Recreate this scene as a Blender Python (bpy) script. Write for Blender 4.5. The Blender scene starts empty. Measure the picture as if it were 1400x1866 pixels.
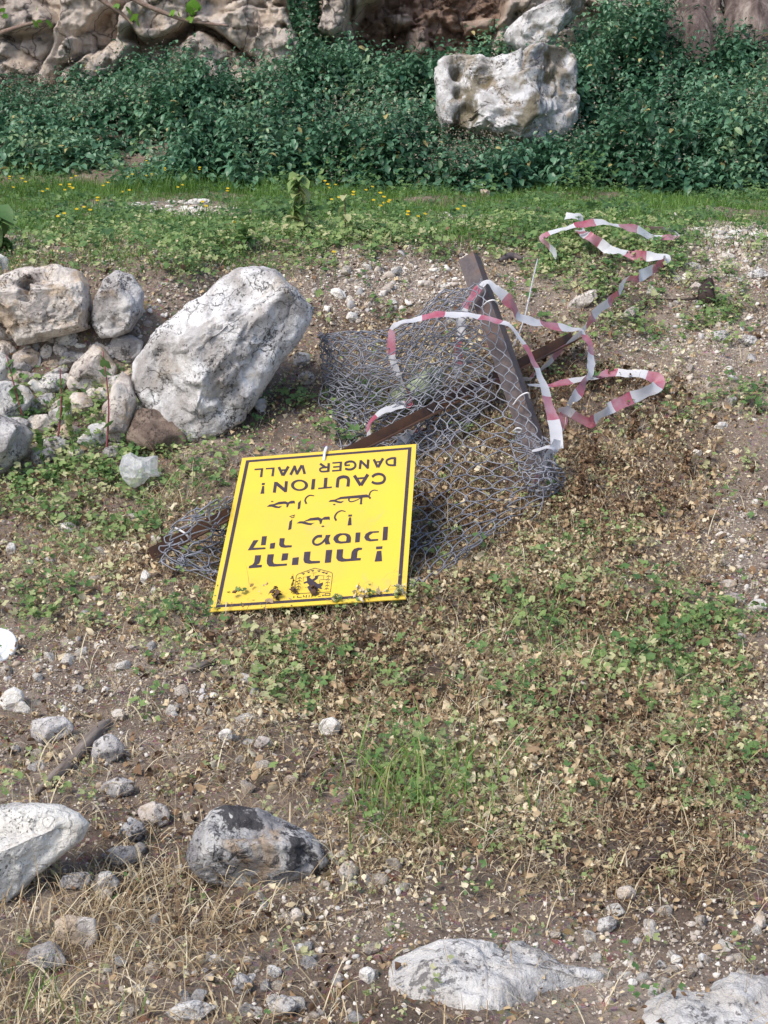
import bpy, bmesh, math, random
import numpy as np
from mathutils import Vector, Matrix

# ------------------------------------------------------------------ camera, light, exposure
SC = bpy.context.scene
COL = SC.collection
F = 2700.0                      # focal length in photo pixels (1400 x 1866)
PITCH = math.radians(14.0)
EYE = np.array([0.0, 0.0, 1.6])
cam_d = bpy.data.cameras.new('camera')
cam_d.sensor_fit = 'VERTICAL'
cam_d.sensor_height = 36.0
cam_d.lens = F / 1866.0 * 36.0
cam_d.clip_end = 500
cam = bpy.data.objects.new('camera', cam_d)
cam.location = EYE
cam.rotation_euler = (math.pi / 2 - PITCH, 0, 0)
COL.objects.link(cam)
SC.camera = cam

SUN_EL, SUN_AZ = 50.0, -135.0     # azimuth from +Y, clockwise: the soft light comes from behind and left
world = bpy.data.worlds.new('World')
SC.world = world
world.use_nodes = True
wn = world.node_tree.nodes
bg = wn.get('Background') or wn.new('ShaderNodeBackground')
sky = wn.new('ShaderNodeTexSky')
sky.sky_type = 'NISHITA'
sky.sun_disc = False
sky.sun_elevation = math.radians(SUN_EL)
sky.sun_rotation = math.radians(SUN_AZ)
sky.air_density = 1.0
sky.dust_density = 2.0
world.node_tree.links.new(sky.outputs[0], bg.inputs[0])
bg.inputs[1].default_value = 0.112
sun_d = bpy.data.lights.new('sun', 'SUN')
sun_d.energy = 1.7
sun_d.angle = math.radians(22)
sun_d.color = (1.0, 0.93, 0.83)
sun = bpy.data.objects.new('sun', sun_d)
COL.objects.link(sun)
_a, _e = math.radians(SUN_AZ), math.radians(SUN_EL)
_dir = Vector((math.sin(_a) * math.cos(_e), math.cos(_a) * math.cos(_e), math.sin(_e)))
sun.rotation_euler = _dir.to_track_quat('Z', 'Y').to_euler()
SC.view_settings.view_transform = 'Standard'
SC.view_settings.look = 'None'
SC.view_settings.exposure = 0.8
SC.view_settings.gamma = 1.0

# ------------------------------------------------------------------ helpers: rays, noise, meshes
RIGHT = np.array([1.0, 0, 0])
FWD = np.array([0, math.cos(PITCH), -math.sin(PITCH)])
UPC = np.array([0, math.sin(PITCH), math.cos(PITCH)])


def ray(px, py):
    return FWD + RIGHT * ((px - 700.0) / F) - UPC * ((py - 933.0) / F)


def at(px, py, Y):
    d = ray(px, py)
    return EYE + d * (Y / d[1])


def project(P):
    Q = P - EYE
    t = Q @ FWD
    return 700.0 + F * (Q @ RIGHT) / t, 933.0 - F * (Q @ UPC) / t


_prs = np.random.RandomState(7)
_perm = _prs.permutation(256).astype(np.int64)
_perm = np.concatenate([_perm, _perm, _perm])
_g = _prs.normal(size=(256, 3))
_g /= np.linalg.norm(_g, axis=1)[:, None]


def perlin(P):
    P = np.asarray(P, float)
    i = np.floor(P).astype(np.int64)
    f = P - i
    i &= 255
    u = f * f * f * (f * (f * 6 - 15) + 10)
    out = 0
    for dx in (0, 1):
        wx = u[:, 0] if dx else 1 - u[:, 0]
        for dy in (0, 1):
            wy = u[:, 1] if dy else 1 - u[:, 1]
            for dz in (0, 1):
                wz = u[:, 2] if dz else 1 - u[:, 2]
                h = _perm[_perm[_perm[(i[:, 0] + dx) & 255] + ((i[:, 1] + dy) & 255)] + ((i[:, 2] + dz) & 255)]
                g = _g[h]
                out = out + wx * wy * wz * (g[:, 0] * (f[:, 0] - dx) + g[:, 1] * (f[:, 1] - dy) + g[:, 2] * (f[:, 2] - dz))
    return out * 1.5


def fbm(P, oct=4, lac=2.03, gain=0.5):
    a, s = 1.0, 0
    P = np.asarray(P, float)
    for k in range(oct):
        s = s + a * perlin(P + k * 17.3)
        P = P * lac
        a *= gain
    return s


def ridged(P, oct=3):
    a, s = 1.0, 0
    P = np.asarray(P, float)
    for k in range(oct):
        s = s + a * (1 - 2 * np.abs(perlin(P + k * 11.7)))
        P = P * 2.1
        a *= 0.5
    return s


def facets(P):
    """broken-rock relief: every cell of a jittered lattice is one tilted flat face"""
    P = np.asarray(P, float)
    base = np.floor(P).astype(np.int64)
    best = np.full(len(P), 1e9); out = np.zeros(len(P))
    for dx in (-1, 0, 1):
        for dy in (-1, 0, 1):
            for dz in (-1, 0, 1):
                c = base + (dx, dy, dz)
                h = _perm[_perm[_perm[c[:, 0] & 255] + (c[:, 1] & 255)] + (c[:, 2] & 255)]
                q = c + .5 + .42 * _g[h]
                v = P - q
                d = (v * v).sum(1)
                g = _g[(h * 7 + 3) & 255]
                val = (v * g).sum(1) + .5 * _g[(h * 3 + 11) & 255][:, 0]
                m = d < best
                out = np.where(m, val, out); best = np.where(m, d, best)
    return out


def sstep(a, b, x):
    t = np.clip((x - a) / (b - a), 0, 1)
    return t * t * (3 - 2 * t)


def mesh_np(name, V, loops, starts, totals, mats=(), mat_idx=None, smooth=True, tint=None):
    me = bpy.data.meshes.new(name)
    V = np.ascontiguousarray(V, np.float32)
    me.vertices.add(len(V))
    me.vertices.foreach_set('co', V.ravel())
    me.loops.add(len(loops))
    me.loops.foreach_set('vertex_index', np.ascontiguousarray(loops, np.int32))
    me.polygons.add(len(starts))
    me.polygons.foreach_set('loop_start', np.ascontiguousarray(starts, np.int32))
    me.polygons.foreach_set('loop_total', np.ascontiguousarray(totals, np.int32))
    if mat_idx is not None:
        me.polygons.foreach_set('material_index', np.ascontiguousarray(mat_idx, np.int32))
    me.polygons.foreach_set('use_smooth', np.full(len(starts), smooth, bool))
    for m in mats:
        me.materials.append(m)
    if tint is not None:
        at_ = me.attributes.new('tint', 'FLOAT', 'POINT')
        at_.data.foreach_set('value', np.ascontiguousarray(tint, np.float32))
    me.update(calc_edges=True)
    return me


def mesh_faces(name, V, faces, mats=(), mat_idx=None, smooth=True, tint=None):
    tot = np.array([len(f) for f in faces], int)
    loops = np.concatenate([np.asarray(f, int) for f in faces])
    starts = np.concatenate([[0], np.cumsum(tot)[:-1]])
    return mesh_np(name, V, loops, starts, tot, mats, mat_idx, smooth, tint)


def link(name, me, parent=None, loc=None):
    o = bpy.data.objects.new(name, me)
    COL.objects.link(o)
    if loc is not None:
        o.location = [float(v) for v in loc]
    if parent is not None:
        o.parent = parent
    return o


def tag(o, label=None, cat=None, group=None, kind=None):
    if label: o['label'] = label
    if cat: o['category'] = cat
    if group: o['group'] = group
    if kind: o['kind'] = kind
    return o


def empty(name, loc, label, cat, group=None):
    o = bpy.data.objects.new(name, None)
    o.empty_display_size = 0.1
    o.location = [float(v) for v in loc]
    COL.objects.link(o)
    return tag(o, label, cat, group)


class MB:
    """collects pieces, then becomes one mesh object"""
    def __init__(self):
        self.V, self.Fc, self.M, self.n = [], [], [], 0

    def add(self, V, faces, m=0):
        V = np.asarray(V, float)
        self.V.append(V)
        for f in faces:
            self.Fc.append([i + self.n for i in f])
            self.M.append(m)
        self.n += len(V)

    def tube(self, pts, rad, sides=6, m=0, cap=True, jitter=None):
        P = np.asarray(pts, float)
        n = len(P)
        rad = np.broadcast_to(np.asarray(rad, float), (n,))
        T = np.gradient(P, axis=0)
        T /= np.linalg.norm(T, axis=1)[:, None] + 1e-12
        ref = np.array([0.13, -0.97, 0.2])
        if abs(T.mean(0) @ ref) > 0.85: ref = np.array([0.9, 0.1, 0.3])
        A = np.cross(T, ref); A /= np.linalg.norm(A, axis=1)[:, None] + 1e-12
        B = np.cross(T, A)
        ang = np.linspace(0, 2 * np.pi, sides, endpoint=False)
        R = rad[:, None] * np.ones((1, sides))
        if jitter is not None: R = R * jitter(n, sides)
        V = P[:, None] + (A[:, None] * np.cos(ang)[None, :, None] + B[:, None] * np.sin(ang)[None, :, None]) * R[:, :, None]
        fs = []
        for i in range(n - 1):
            for j in range(sides):
                k = (j + 1) % sides
                fs.append([i * sides + j, i * sides + k, (i + 1) * sides + k, (i + 1) * sides + j])
        if cap:
            fs.append(list(range(sides))[::-1])
            fs.append([(n - 1) * sides + j for j in range(sides)])
        self.add(V.reshape(-1, 3), fs, m)

    def mesh(self, name, mats, smooth=True, origin=None):
        V = np.concatenate(self.V)
        if origin is not None: V = V - np.asarray(origin)
        return mesh_faces(name, V, self.Fc, mats, self.M, smooth)


def catmull(P, n):
    """resample a control polyline smoothly; P (k,d)"""
    P = np.asarray(P, float)
    k = len(P)
    Q = np.vstack([2 * P[0] - P[1], P, 2 * P[-1] - P[-2]])
    t = np.linspace(0, k - 1 - 1e-9, n)
    i = t.astype(int)
    f = (t - i)[:, None]
    a, b, c, d = Q[i], Q[i + 1], Q[i + 2], Q[i + 3]
    return 0.5 * (2 * b + (c - a) * f + (2 * a - 5 * b + 4 * c - d) * f ** 2 + (3 * b - a - 3 * c + d) * f ** 3)


# ------------------------------------------------------------------ materials
def nodes(name):
    m = bpy.data.materials.new(name)
    m.use_nodes = True
    nt = m.node_tree
    nt.nodes.clear()
    out = nt.nodes.new('ShaderNodeOutputMaterial')
    bs = nt.nodes.new('ShaderNodeBsdfPrincipled')
    nt.links.new(bs.outputs[0], out.inputs[0])
    return m, nt, bs, out


def N(nt, kind, **kw):
    n = nt.nodes.new(kind)
    for k, v in kw.items():
        if k.startswith('i_'):
            n.inputs[k[2:].replace('_', ' ')].default_value = v
        else:
            setattr(n, k, v)
    return n


def ramp(nt, fac, stops, interp='LINEAR'):
    r = nt.nodes.new('ShaderNodeValToRGB')
    r.color_ramp.interpolation = interp
    els = r.color_ramp.elements
    while len(els) < len(stops): els.new(0.5)
    for e, (p, c) in zip(els, stops):
        e.position = p
        e.color = (c[0], c[1], c[2], 1) if len(c) > 2 else (c[0],) * 3 + (1,)
    nt.links.new(fac, r.inputs[0])
    return r.outputs[0]


def mix(nt, fac, a, b, mode='MIX'):
    n = nt.nodes.new('ShaderNodeMix')
    n.data_type = 'RGBA'
    n.blend_type = mode
    for s, v in ((n.inputs[0], fac), (n.inputs[6], a), (n.inputs[7], b)):
        if hasattr(v, 'links'): nt.links.new(v, s)
        elif isinstance(v, (int, float)): s.default_value = v
        else: s.default_value = (v[0], v[1], v[2], 1)
    return n.outputs[2]


def noise_n(nt, vec, scale, detail=4, rough=0.55, dist=0.0):
    n = N(nt, 'ShaderNodeTexNoise', i_Scale=scale, i_Detail=detail, i_Roughness=rough, i_Distortion=dist)
    nt.links.new(vec, n.inputs['Vector'])
    return n.outputs[0]


def bump(nt, h, strength, dist, prev=None):
    b = N(nt, 'ShaderNodeBump', i_Strength=strength, i_Distance=dist)
    nt.links.new(h, b.inputs['Height'])
    if prev is not None: nt.links.new(prev, b.inputs['Normal'])
    return b.outputs[0]


def rock_mat(name, white, grey, dark, tan, k_white=0.5, k_spot=0.5, k_tan=0.35, rough=0.9, crack=0.6, patch=7.0, big_dark=0.0, moss=None, spot=7):
    m, nt, bs, out = nodes(name)
    tc = nt.nodes.new('ShaderNodeTexCoord')
    oi = nt.nodes.new('ShaderNodeObjectInfo')
    ad = N(nt, 'ShaderNodeVectorMath', operation='ADD')
    sc = N(nt, 'ShaderNodeVectorMath', operation='SCALE')
    cb = nt.nodes.new('ShaderNodeCombineXYZ')
    for i in range(3): nt.links.new(oi.outputs['Random'], cb.inputs[i])
    nt.links.new(cb.outputs[0], sc.inputs[0]); sc.inputs['Scale'].default_value = 37.0
    nt.links.new(tc.outputs['Object'], ad.inputs[0]); nt.links.new(sc.outputs[0], ad.inputs[1])
    v = ad.outputs[0]
    n1 = noise_n(nt, v, patch, 6, 0.62, 0.4)
    lo = 0.62 - 0.3 * k_white
    c = ramp(nt, n1, [(lo - 0.10, grey), (lo, [0.55 * a + 0.45 * b for a, b in zip(grey, white)]), (lo + 0.07, white)])
    n2 = noise_n(nt, v, patch * 0.6, 5, 0.6, 0.8)
    c = mix(nt, ramp(nt, n2, [(0.66 - 0.3 * k_tan, (0,)), (0.74 - 0.3 * k_tan, (0.75,))]), c, tan)
    n3 = noise_n(nt, v, patch * spot, 5, 0.7)
    n3b = noise_n(nt, v, patch * 1.1, 2, 0.5)
    spotn = N(nt, 'ShaderNodeMath', operation='MULTIPLY_ADD')
    nt.links.new(n3b, spotn.inputs[0]); spotn.inputs[1].default_value = 0.55; nt.links.new(n3, spotn.inputs[2])
    th = 1.02 - 0.22 * k_spot
    c = mix(nt, ramp(nt, spotn.outputs[0], [(th - 0.06, (0,)), (th + 0.02, (0.9,))]), c, dark)
    if big_dark:
        n5 = noise_n(nt, v, patch * 0.9, 6, 0.65, 0.7)
        c = mix(nt, ramp(nt, n5, [(0.62 - 0.25 * big_dark, (0,)), (0.66 - 0.25 * big_dark, (0.93,))]), c, dark)
    if moss is not None:
        n6 = noise_n(nt, v, patch * 0.45, 4, 0.6, 0.3)
        c = mix(nt, ramp(nt, n6, [(0.53, (0,)), (0.60, (0.85,))]), c, moss)
    vo = N(nt, 'ShaderNodeTexVoronoi', feature='DISTANCE_TO_EDGE', i_Scale=patch * 1.3)
    wv = N(nt, 'ShaderNodeVectorMath', operation='ADD')
    nn = N(nt, 'ShaderNodeTexNoise', i_Scale=patch * 1.5, i_Detail=4.0)
    nt.links.new(v, nn.inputs['Vector'])
    s2 = N(nt, 'ShaderNodeVectorMath', operation='SCALE'); s2.inputs['Scale'].default_value = 0.25
    nt.links.new(nn.outputs[1], s2.inputs[0]); nt.links.new(v, wv.inputs[0]); nt.links.new(s2.outputs[0], wv.inputs[1])
    nt.links.new(wv.outputs[0], vo.inputs['Vector'])
    ck = ramp(nt, vo.outputs[0], [(0.0, (1,)), (0.035, (0,))])
    cm = N(nt, 'ShaderNodeMath', operation='MULTIPLY'); cm.inputs[1].default_value = crack
    nt.links.new(ck, cm.inputs[0])
    n7 = ramp(nt, noise_n(nt, v, patch * 0.8, 3), [(0.45, (0,)), (0.6, (1,))])
    cm2 = N(nt, 'ShaderNodeMath', operation='MULTIPLY')
    nt.links.new(cm.outputs[0], cm2.inputs[0]); nt.links.new(n7, cm2.inputs[1])
    c = mix(nt, cm2.outputs[0], c, [0.5 * d for d in dark])
    fine = noise_n(nt, v, 140, 4, 0.7)
    c = mix(nt, 0.35, c, ramp(nt, fine, [(0.3, (0.35,)), (0.7, (0.68,))]), 'OVERLAY')
    nt.links.new(c, bs.inputs['Base Color'])
    bs.inputs['Roughness'].default_value = rough
    bs.inputs['Specular IOR Level'].default_value = 0.25
    b1 = bump(nt, noise_n(nt, v, patch * 2.2, 8, 0.66), 0.8, 0.03)
    b2 = bump(nt, fine, 0.5, 0.004, b1)
    inv = N(nt, 'ShaderNodeMath', operation='SUBTRACT'); inv.inputs[0].default_value = 1.0
    nt.links.new(cm2.outputs[0], inv.inputs[1])
    b3 = bump(nt, inv.outputs[0], 0.7, 0.006, b2)
    nt.links.new(b3, bs.inputs['Normal'])
    return m


def tint_mat(name, stops, rough=0.55, trans=0.25, spec=0.3, noise_amt=0.25):
    """leaves, straw and pebbles: each piece's own colour from its 'tint' value"""
    m, nt, bs, out = nodes(name)
    a = N(nt, 'ShaderNodeAttribute', attribute_name='tint')
    c = ramp(nt, a.outputs['Fac'], stops)
    g = nt.nodes.new('ShaderNodeNewGeometry')
    nz = noise_n(nt, g.outputs['Position'], 90, 3)
    c = mix(nt, noise_amt, c, ramp(nt, nz, [(0.3, (0.3,)), (0.7, (0.7,))]), 'OVERLAY')
    nt.links.new(c, bs.inputs['Base Color'])
    bs.inputs['Roughness'].default_value = rough
    bs.inputs['Specular IOR Level'].default_value = spec
    if trans:
        tr = nt.nodes.new('ShaderNodeBsdfTranslucent')
        nt.links.new(c, tr.inputs[0])
        mx = nt.nodes.new('ShaderNodeMixShader')
        mx.inputs[0].default_value = trans
        nt.links.new(bs.outputs[0], mx.inputs[1]); nt.links.new(tr.outputs[0], mx.inputs[2])
        nt.links.new(mx.outputs[0], out.inputs[0])
    return m


def plain_mat(name, col, rough=0.5, spec=0.4, metal=0.0, var=0.15, scale=30, col2=None, bumpd=0.0, trans=0.0, alpha=1.0):
    m, nt, bs, out = nodes(name)
    tc = nt.nodes.new('ShaderNodeTexCoord')
    nz = noise_n(nt, tc.outputs['Object'], scale, 5, 0.6)
    c2 = col2 if col2 is not None else [v * (1 - var) for v in col]
    c = ramp(nt, nz, [(0.35, col), (0.65, c2)])
    nt.links.new(c, bs.inputs['Base Color'])
    bs.inputs['Roughness'].default_value = rough
    bs.inputs['Specular IOR Level'].default_value = spec
    bs.inputs['Metallic'].default_value = metal
    if bumpd: nt.links.new(bump(nt, nz, 0.6, bumpd), bs.inputs['Normal'])
    if trans or alpha < 1:
        tr = nt.nodes.new('ShaderNodeBsdfTranslucent'); nt.links.new(c, tr.inputs[0])
        mx = nt.nodes.new('ShaderNodeMixShader'); mx.inputs[0].default_value = trans
        nt.links.new(bs.outputs[0], mx.inputs[1]); nt.links.new(tr.outputs[0], mx.inputs[2])
        last = mx.outputs[0]
        if alpha < 1:
            tp = nt.nodes.new('ShaderNodeBsdfTransparent')
            m2 = nt.nodes.new('ShaderNodeMixShader'); m2.inputs[0].default_value = 1 - alpha
            nt.links.new(last, m2.inputs[1]); nt.links.new(tp.outputs[0], m2.inputs[2])
            last = m2.outputs[0]
        nt.links.new(last, out.inputs[0])
    return m


# ------------------------------------------------------------------ terrain
PY = np.array([-30, 0, 2.5, 3.5, 4.5, 5.2, 5.7, 6.5, 7.2, 7.5, 9.0, 10.5, 11.5, 12.2, 13, 14, 15, 17, 22, 80.])
PC = np.array([-.2, -.12, -.03, 0.0, .08, .22, .40, .76, 1.08, 1.15, 1.18, 1.20, 1.23, 1.36, 1.72, 2.08, 2.35, 2.7, 3.2, 6.])
LYs = np.array([-30, 0, 2.5, 3.5, 4.5, 5.2, 5.75, 6.12, 6.40, 6.6, 7.2, 9.0, 10.5, 11.5, 12.2, 13, 14, 15, 17, 22, 80.])
LC = np.array([-.2, -.12, -.03, 0.0, .08, 0.22, .40, .56, .95, 1.06, 1.12, 1.17, 1.20, 1.25, 1.4, 1.66, 1.92, 2.2, 2.5, 3., 6.])
_ys = np.linspace(-30, 80, 11001)


def _smooth(z, w):
    k = np.hanning(w); k /= k.sum()
    zp = np.concatenate([np.full(w, z[0]), z, np.full(w, z[-1])])
    return np.convolve(zp, k, 'same')[w:-w]


_zc = _smooth(np.interp(_ys, PY, PC), 61)
_zl = _smooth(np.interp(_ys, LYs, LC), 21)


def terrain(x, y):
    x = np.asarray(x, float); y = np.asarray(y, float)
    wl = 1 - sstep(-1.0, -0.35, x)
    z = np.interp(y, _ys, _zc) * (1 - wl) + np.interp(y, _ys, _zl) * wl
    z = z + 0.33 * sstep(1.2, 3.4, x) * sstep(11.6, 14.5, y)
    P = np.stack([x, y, np.zeros_like(x)], -1).reshape(-1, 3)
    near = np.clip(1.3 - np.abs(y.reshape(-1) - 6) / 14, 0.1, 1)
    nz = 0.05 * perlin(P * 1.3) + 0.028 * perlin(P * 3.7 + 5) + 0.014 * perlin(P * 10 + 9) + 0.008 * perlin(P * 24 + 3)
    z = z + .085 * np.exp(-((x - .14) / .3) ** 2 - ((y - 4.62) / .22) ** 2)
    return z + (nz * near).reshape(x.shape)


_yr = np.linspace(1.8, 17, 1521)


def ground(px, py, lift=0.0):
    d = ray(px, py)
    t = _yr / d[1]
    P = EYE[None] + d[None] * t[:, None]
    h = P[:, 2] - terrain(P[:, 0], P[:, 1]) - lift
    i = np.argmax(h < 0)
    if h[i] >= 0: i = len(h) - 1
    if i == 0: return P[0]
    f = h[i - 1] / (h[i - 1] - h[i])
    return P[i - 1] * (1 - f) + P[i] * f


def blobs(px, py, lst):
    w = np.zeros_like(px)
    for cx, cy, rx, ry, k in lst:
        w = w + k * np.exp(-((px - cx) / rx) ** 2 - ((py - cy) / ry) ** 2)
    return np.clip(w, 0, 1)


BARE = [(720, 520, 150, 60, 1), (1190, 650, 160, 50, .9), (1345, 1000, 60, 130, 1), (1330, 480, 110, 50, .8), (150, 1230, 170, 90, .85),
        (330, 1300, 140, 90, .6), (650, 1680, 150, 60, .9), (1150, 1740, 330, 70, .9), (230, 1430, 200, 70, .4), (1395, 1350, 40, 260, .6),
        (300, 560, 60, 60, .8), (650, 560, 60, 60, .7), (90, 650, 150, 60, .7), (1330, 660, 100, 60, .6)]
PALE = [(300, 374, 120, 10, 1), (300, 386, 130, 12, .9), (1330, 424, 120, 14, 1.2), (850, 396, 60, 6, .8), (60, 445, 80, 14, .7), (300, 462, 40, 14, .6), (700, 515, 150, 40, .6),
        (1345, 1000, 60, 130, .55), (1330, 480, 110, 40, .6), (1330, 600, 90, 110, .45), (1190, 640, 130, 50, .4), (1200, 1790, 240, 60, .4)]

def strip(a, b, s): return np.arange(a, b, s)
gx = np.concatenate([[-80, -40, -20, -12, -8], strip(-5.5, -3, .1), strip(-3, 3, .022), strip(3, 5.6, .1), [8, 12, 20, 40, 80]])
gy = np.concatenate([[-30, -15, -6, -3, -1, 0, 1, 1.6], strip(2, 8.5, .02), strip(8.5, 11.2, .04), strip(11.2, 16.4, .12), [17, 18, 20, 24, 30, 45, 80]])
GX, GY = np.meshgrid(gx, gy)
GZ = terrain(GX, GY)
GV = np.stack([GX, GY, GZ], -1).reshape(-1, 3)
nxg, nyg = len(gx), len(gy)
idx = np.arange(nxg * nyg).reshape(nyg, nxg)
Q = np.stack([idx[:-1, :-1], idx[:-1, 1:], idx[1:, 1:], idx[1:, :-1]], -1).reshape(-1, 4)

m_soil, nt, bs, out = nodes('soil')
g = nt.nodes.new('ShaderNodeNewGeometry')
v = g.outputs['Position']
n1 = noise_n(nt, v, 2.2, 6, 0.6, 0.5)
c = ramp(nt, n1, [(0.3, (0.15, 0.112, 0.088)), (0.5, (0.26, 0.205, 0.165)), (0.7, (0.40, 0.335, 0.28))])
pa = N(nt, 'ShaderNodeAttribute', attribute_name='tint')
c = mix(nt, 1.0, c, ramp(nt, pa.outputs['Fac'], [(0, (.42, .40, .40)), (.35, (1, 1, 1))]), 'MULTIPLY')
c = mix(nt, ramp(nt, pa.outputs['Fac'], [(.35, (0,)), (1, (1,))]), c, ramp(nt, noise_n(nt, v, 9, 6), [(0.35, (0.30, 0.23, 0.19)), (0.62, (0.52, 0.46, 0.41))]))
grav = N(nt, 'ShaderNodeTexVoronoi', i_Scale=75.0)
nt.links.new(v, grav.inputs['Vector'])
sel = ramp(nt, noise_n(nt, v, 14, 4), [(0.50, (0,)), (0.62, (0.75,))])
c = mix(nt, sel, c, mix(nt, 0.5, grav.outputs[1], (0.45, 0.39, 0.34), 'MIX'), 'SOFT_LIGHT')
c = mix(nt, 0.5, c, ramp(nt, noise_n(nt, v, 60, 6, 0.7), [(0.3, (0.25,)), (0.7, (0.78,))]), 'OVERLAY')
nt.links.new(c, bs.inputs['Base Color'])
bs.inputs['Roughness'].default_value = 0.95
bs.inputs['Specular IOR Level'].default_value = 0.15
b1 = bump(nt, noise_n(nt, v, 25, 8, 0.7), 0.9, 0.03)
b2 = bump(nt, grav.outputs[0], 0.5, 0.006, b1)
nt.links.new(b2, bs.inputs['Normal'])
gpx, gpy = project(np.where(GV[:, 1:2] < 1.5, np.array([[0, 1.5, 0.]]), GV))
pale = blobs(gpx, gpy, PALE) * (0.6 + 0.8 * fbm(GV * 4.0, 3)).clip(0, 1)
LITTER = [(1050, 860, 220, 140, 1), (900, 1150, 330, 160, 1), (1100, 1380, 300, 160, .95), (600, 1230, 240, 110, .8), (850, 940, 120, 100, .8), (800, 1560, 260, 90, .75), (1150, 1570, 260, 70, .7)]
humus_and_shade = blobs(gpx, gpy, LITTER + [(465, 1660, 160, 50, .8), (230, 1540, 80, 50, .9), (90, 650, 130, 50, .8), (500, 760, 60, 60, .7)]) * np.clip(.7 + .8 * fbm(GV * 3.3 + 12, 3), .2, 1)  # humus under litter, plus shade painted in wall gaps and darker soil by rocks
pale = .35 + .65 * pale - .35 * humus_and_shade * (1 - pale)
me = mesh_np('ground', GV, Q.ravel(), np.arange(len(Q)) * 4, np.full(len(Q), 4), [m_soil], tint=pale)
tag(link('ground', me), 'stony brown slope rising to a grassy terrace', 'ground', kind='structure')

# ------------------------------------------------------------------ cliff (one rock face, structure)
CY = 14.9
CLIFF = [  # photo outline, how far it stands forward (m), edge softness (px), brown earth 0..1, tilt (dY per px down)
    ([(-80, -80), (60, -80), (62, 20), (35, 38), (-80, 42)], .40, 14, .25),
    ([(30, 12), (70, 2), (110, 25), (122, 50), (110, 62), (60, 70), (-80, 72), (-80, 40), (10, 35)], .52, 10, .2),
    ([(-80, 66), (40, 80), (104, 72), (112, 95), (92, 118), (20, 130), (-80, 118)], .36, 10, .15),
    ([(8, 118), (60, 110), (97, 116), (95, 150), (-80, 200), (-80, 118)], .46, 10, .3),
    ([(128, -80), (232, -80), (236, 14), (205, 34), (162, 74), (150, 92), (135, 122), (92, 200), (88, 140), (112, 85), (122, 40)], .50, 9, .12),
    ([(140, 125), (190, 97), (236, 68), (275, 86), (240, 130), (160, 200), (100, 200)], .62, 14, .0),
    ([(128, 120), (133, 92), (152, 74), (165, 80), (162, 100), (145, 119)], .72, 6, .05),
    ([(232, 80), (236, 40), (250, 16), (275, 2), (300, -80), (400, -80), (392, 20), (362, 44), (345, 66), (322, 80), (300, 90), (273, 80), (258, 64), (240, 78)], .70, 9, .12),
    ([(350, 60), (400, 70), (440, 96), (480, 118), (530, 200), (400, 200), (340, 110)], .68, 18, .1),
    ([(362, 6), (480, 8), (545, 24), (480, 44), (365, 54)], .60, 8, .05),
    ([(395, -80), (524, -80), (526, 18), (494, 22), (468, 16), (440, 28), (372, 36), (390, 18)], .62, 6, .05),
    ([(352, 44), (430, 33), (464, 22), (492, 27), (532, 22), (560, 90), (520, 200), (470, 112), (452, 104), (436, 90), (412, 66), (385, 58)], .72, 6, .08),
    ([(330, 90), (380, 66), (420, 82), (445, 104), (470, 140), (400, 200), (300, 200)], .60, 8, .1),
    ([(594, -80), (652, -80), (646, 20), (632, 66), (614, 84), (582, 66), (588, 20)], .86, 10, .15),
    ([(650, -80), (720, -80), (700, 8), (668, 20), (645, 40)], .74, 8, .2),
    ([(905, -80), (1100, -80), (1100, 30), (975, 30), (935, 22), (918, 52), (900, 58), (912, 20)], .42, 10, .35),
    ([(740, 58), (775, 52), (782, 80), (780, 108), (748, 112), (735, 90)], .34, 8, .75),
    ([(700, 30), (745, 25), (760, 50), (715, 62)], .30, 8, .8),
    ([(838, 40), (900, 30), (905, 58), (850, 70)], .26, 10, .75),
]


def poly_sd(px, py, poly):
    """signed distance (positive inside) of points to polygon"""
    A = np.asarray(poly, float); B = np.roll(A, -1, 0)
    d = np.full(px.shape, 1e9); ins = np.zeros(px.shape, bool)
    for (ax, ay), (bx, by) in zip(A, B):
        ex, ey = bx - ax, by - ay
        t = np.clip(((px - ax) * ex + (py - ay) * ey) / (ex * ex + ey * ey + 1e-9), 0, 1)
        d = np.minimum(d, np.hypot(px - ax - t * ex, py - ay - t * ey))
        cond = ((ay > py) != (by > py)) & (px < (bx - ax) * (py - ay) / (by - ay + 1e-12) + ax)
        ins ^= cond
    return np.where(ins, d, -d)


cx_ = np.concatenate([strip(-9, -4.6, .25), strip(-4.6, 3.4, .018), strip(3.4, 9, .25)])
cz_ = np.concatenate([strip(1.0, 1.9, .1), strip(1.9, 3.15, .016), strip(3.15, 6.5, .15)])
CX, CZ = np.meshgrid(cx_, cz_)
CP = np.stack([CX, np.full_like(CX, CY), CZ], -1).reshape(-1, 3)
cpx, cpy = project(CP)
wob = np.stack([CX, CZ * 1.2, CX * 0], -1).reshape(-1, 3)
cpx2 = cpx + 5 * perlin(wob * 5) + 2.5 * perlin(wob * 14); cpy2 = cpy + 5 * perlin(wob * 5 + 40) + 2.5 * perlin(wob * 14 + 7)
brown_in = poly_sd(cpx2, cpy2, [(620, 200), (640, 55), (690, -20), (700, -80), (935, -80), (930, 20), (905, 70), (860, 130), (700, 200)])
depth = 0.26 + 0.08 * fbm(wob * 1.5, 3)
brown = np.clip(brown_in / 10, 0, 1)
depth = depth - 0.28 * brown + brown * (0.10 * facets(wob * 3 + 40) + 0.07 * facets(wob * 7 + 4) + 0.03 * fbm(wob * 16, 3))
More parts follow.
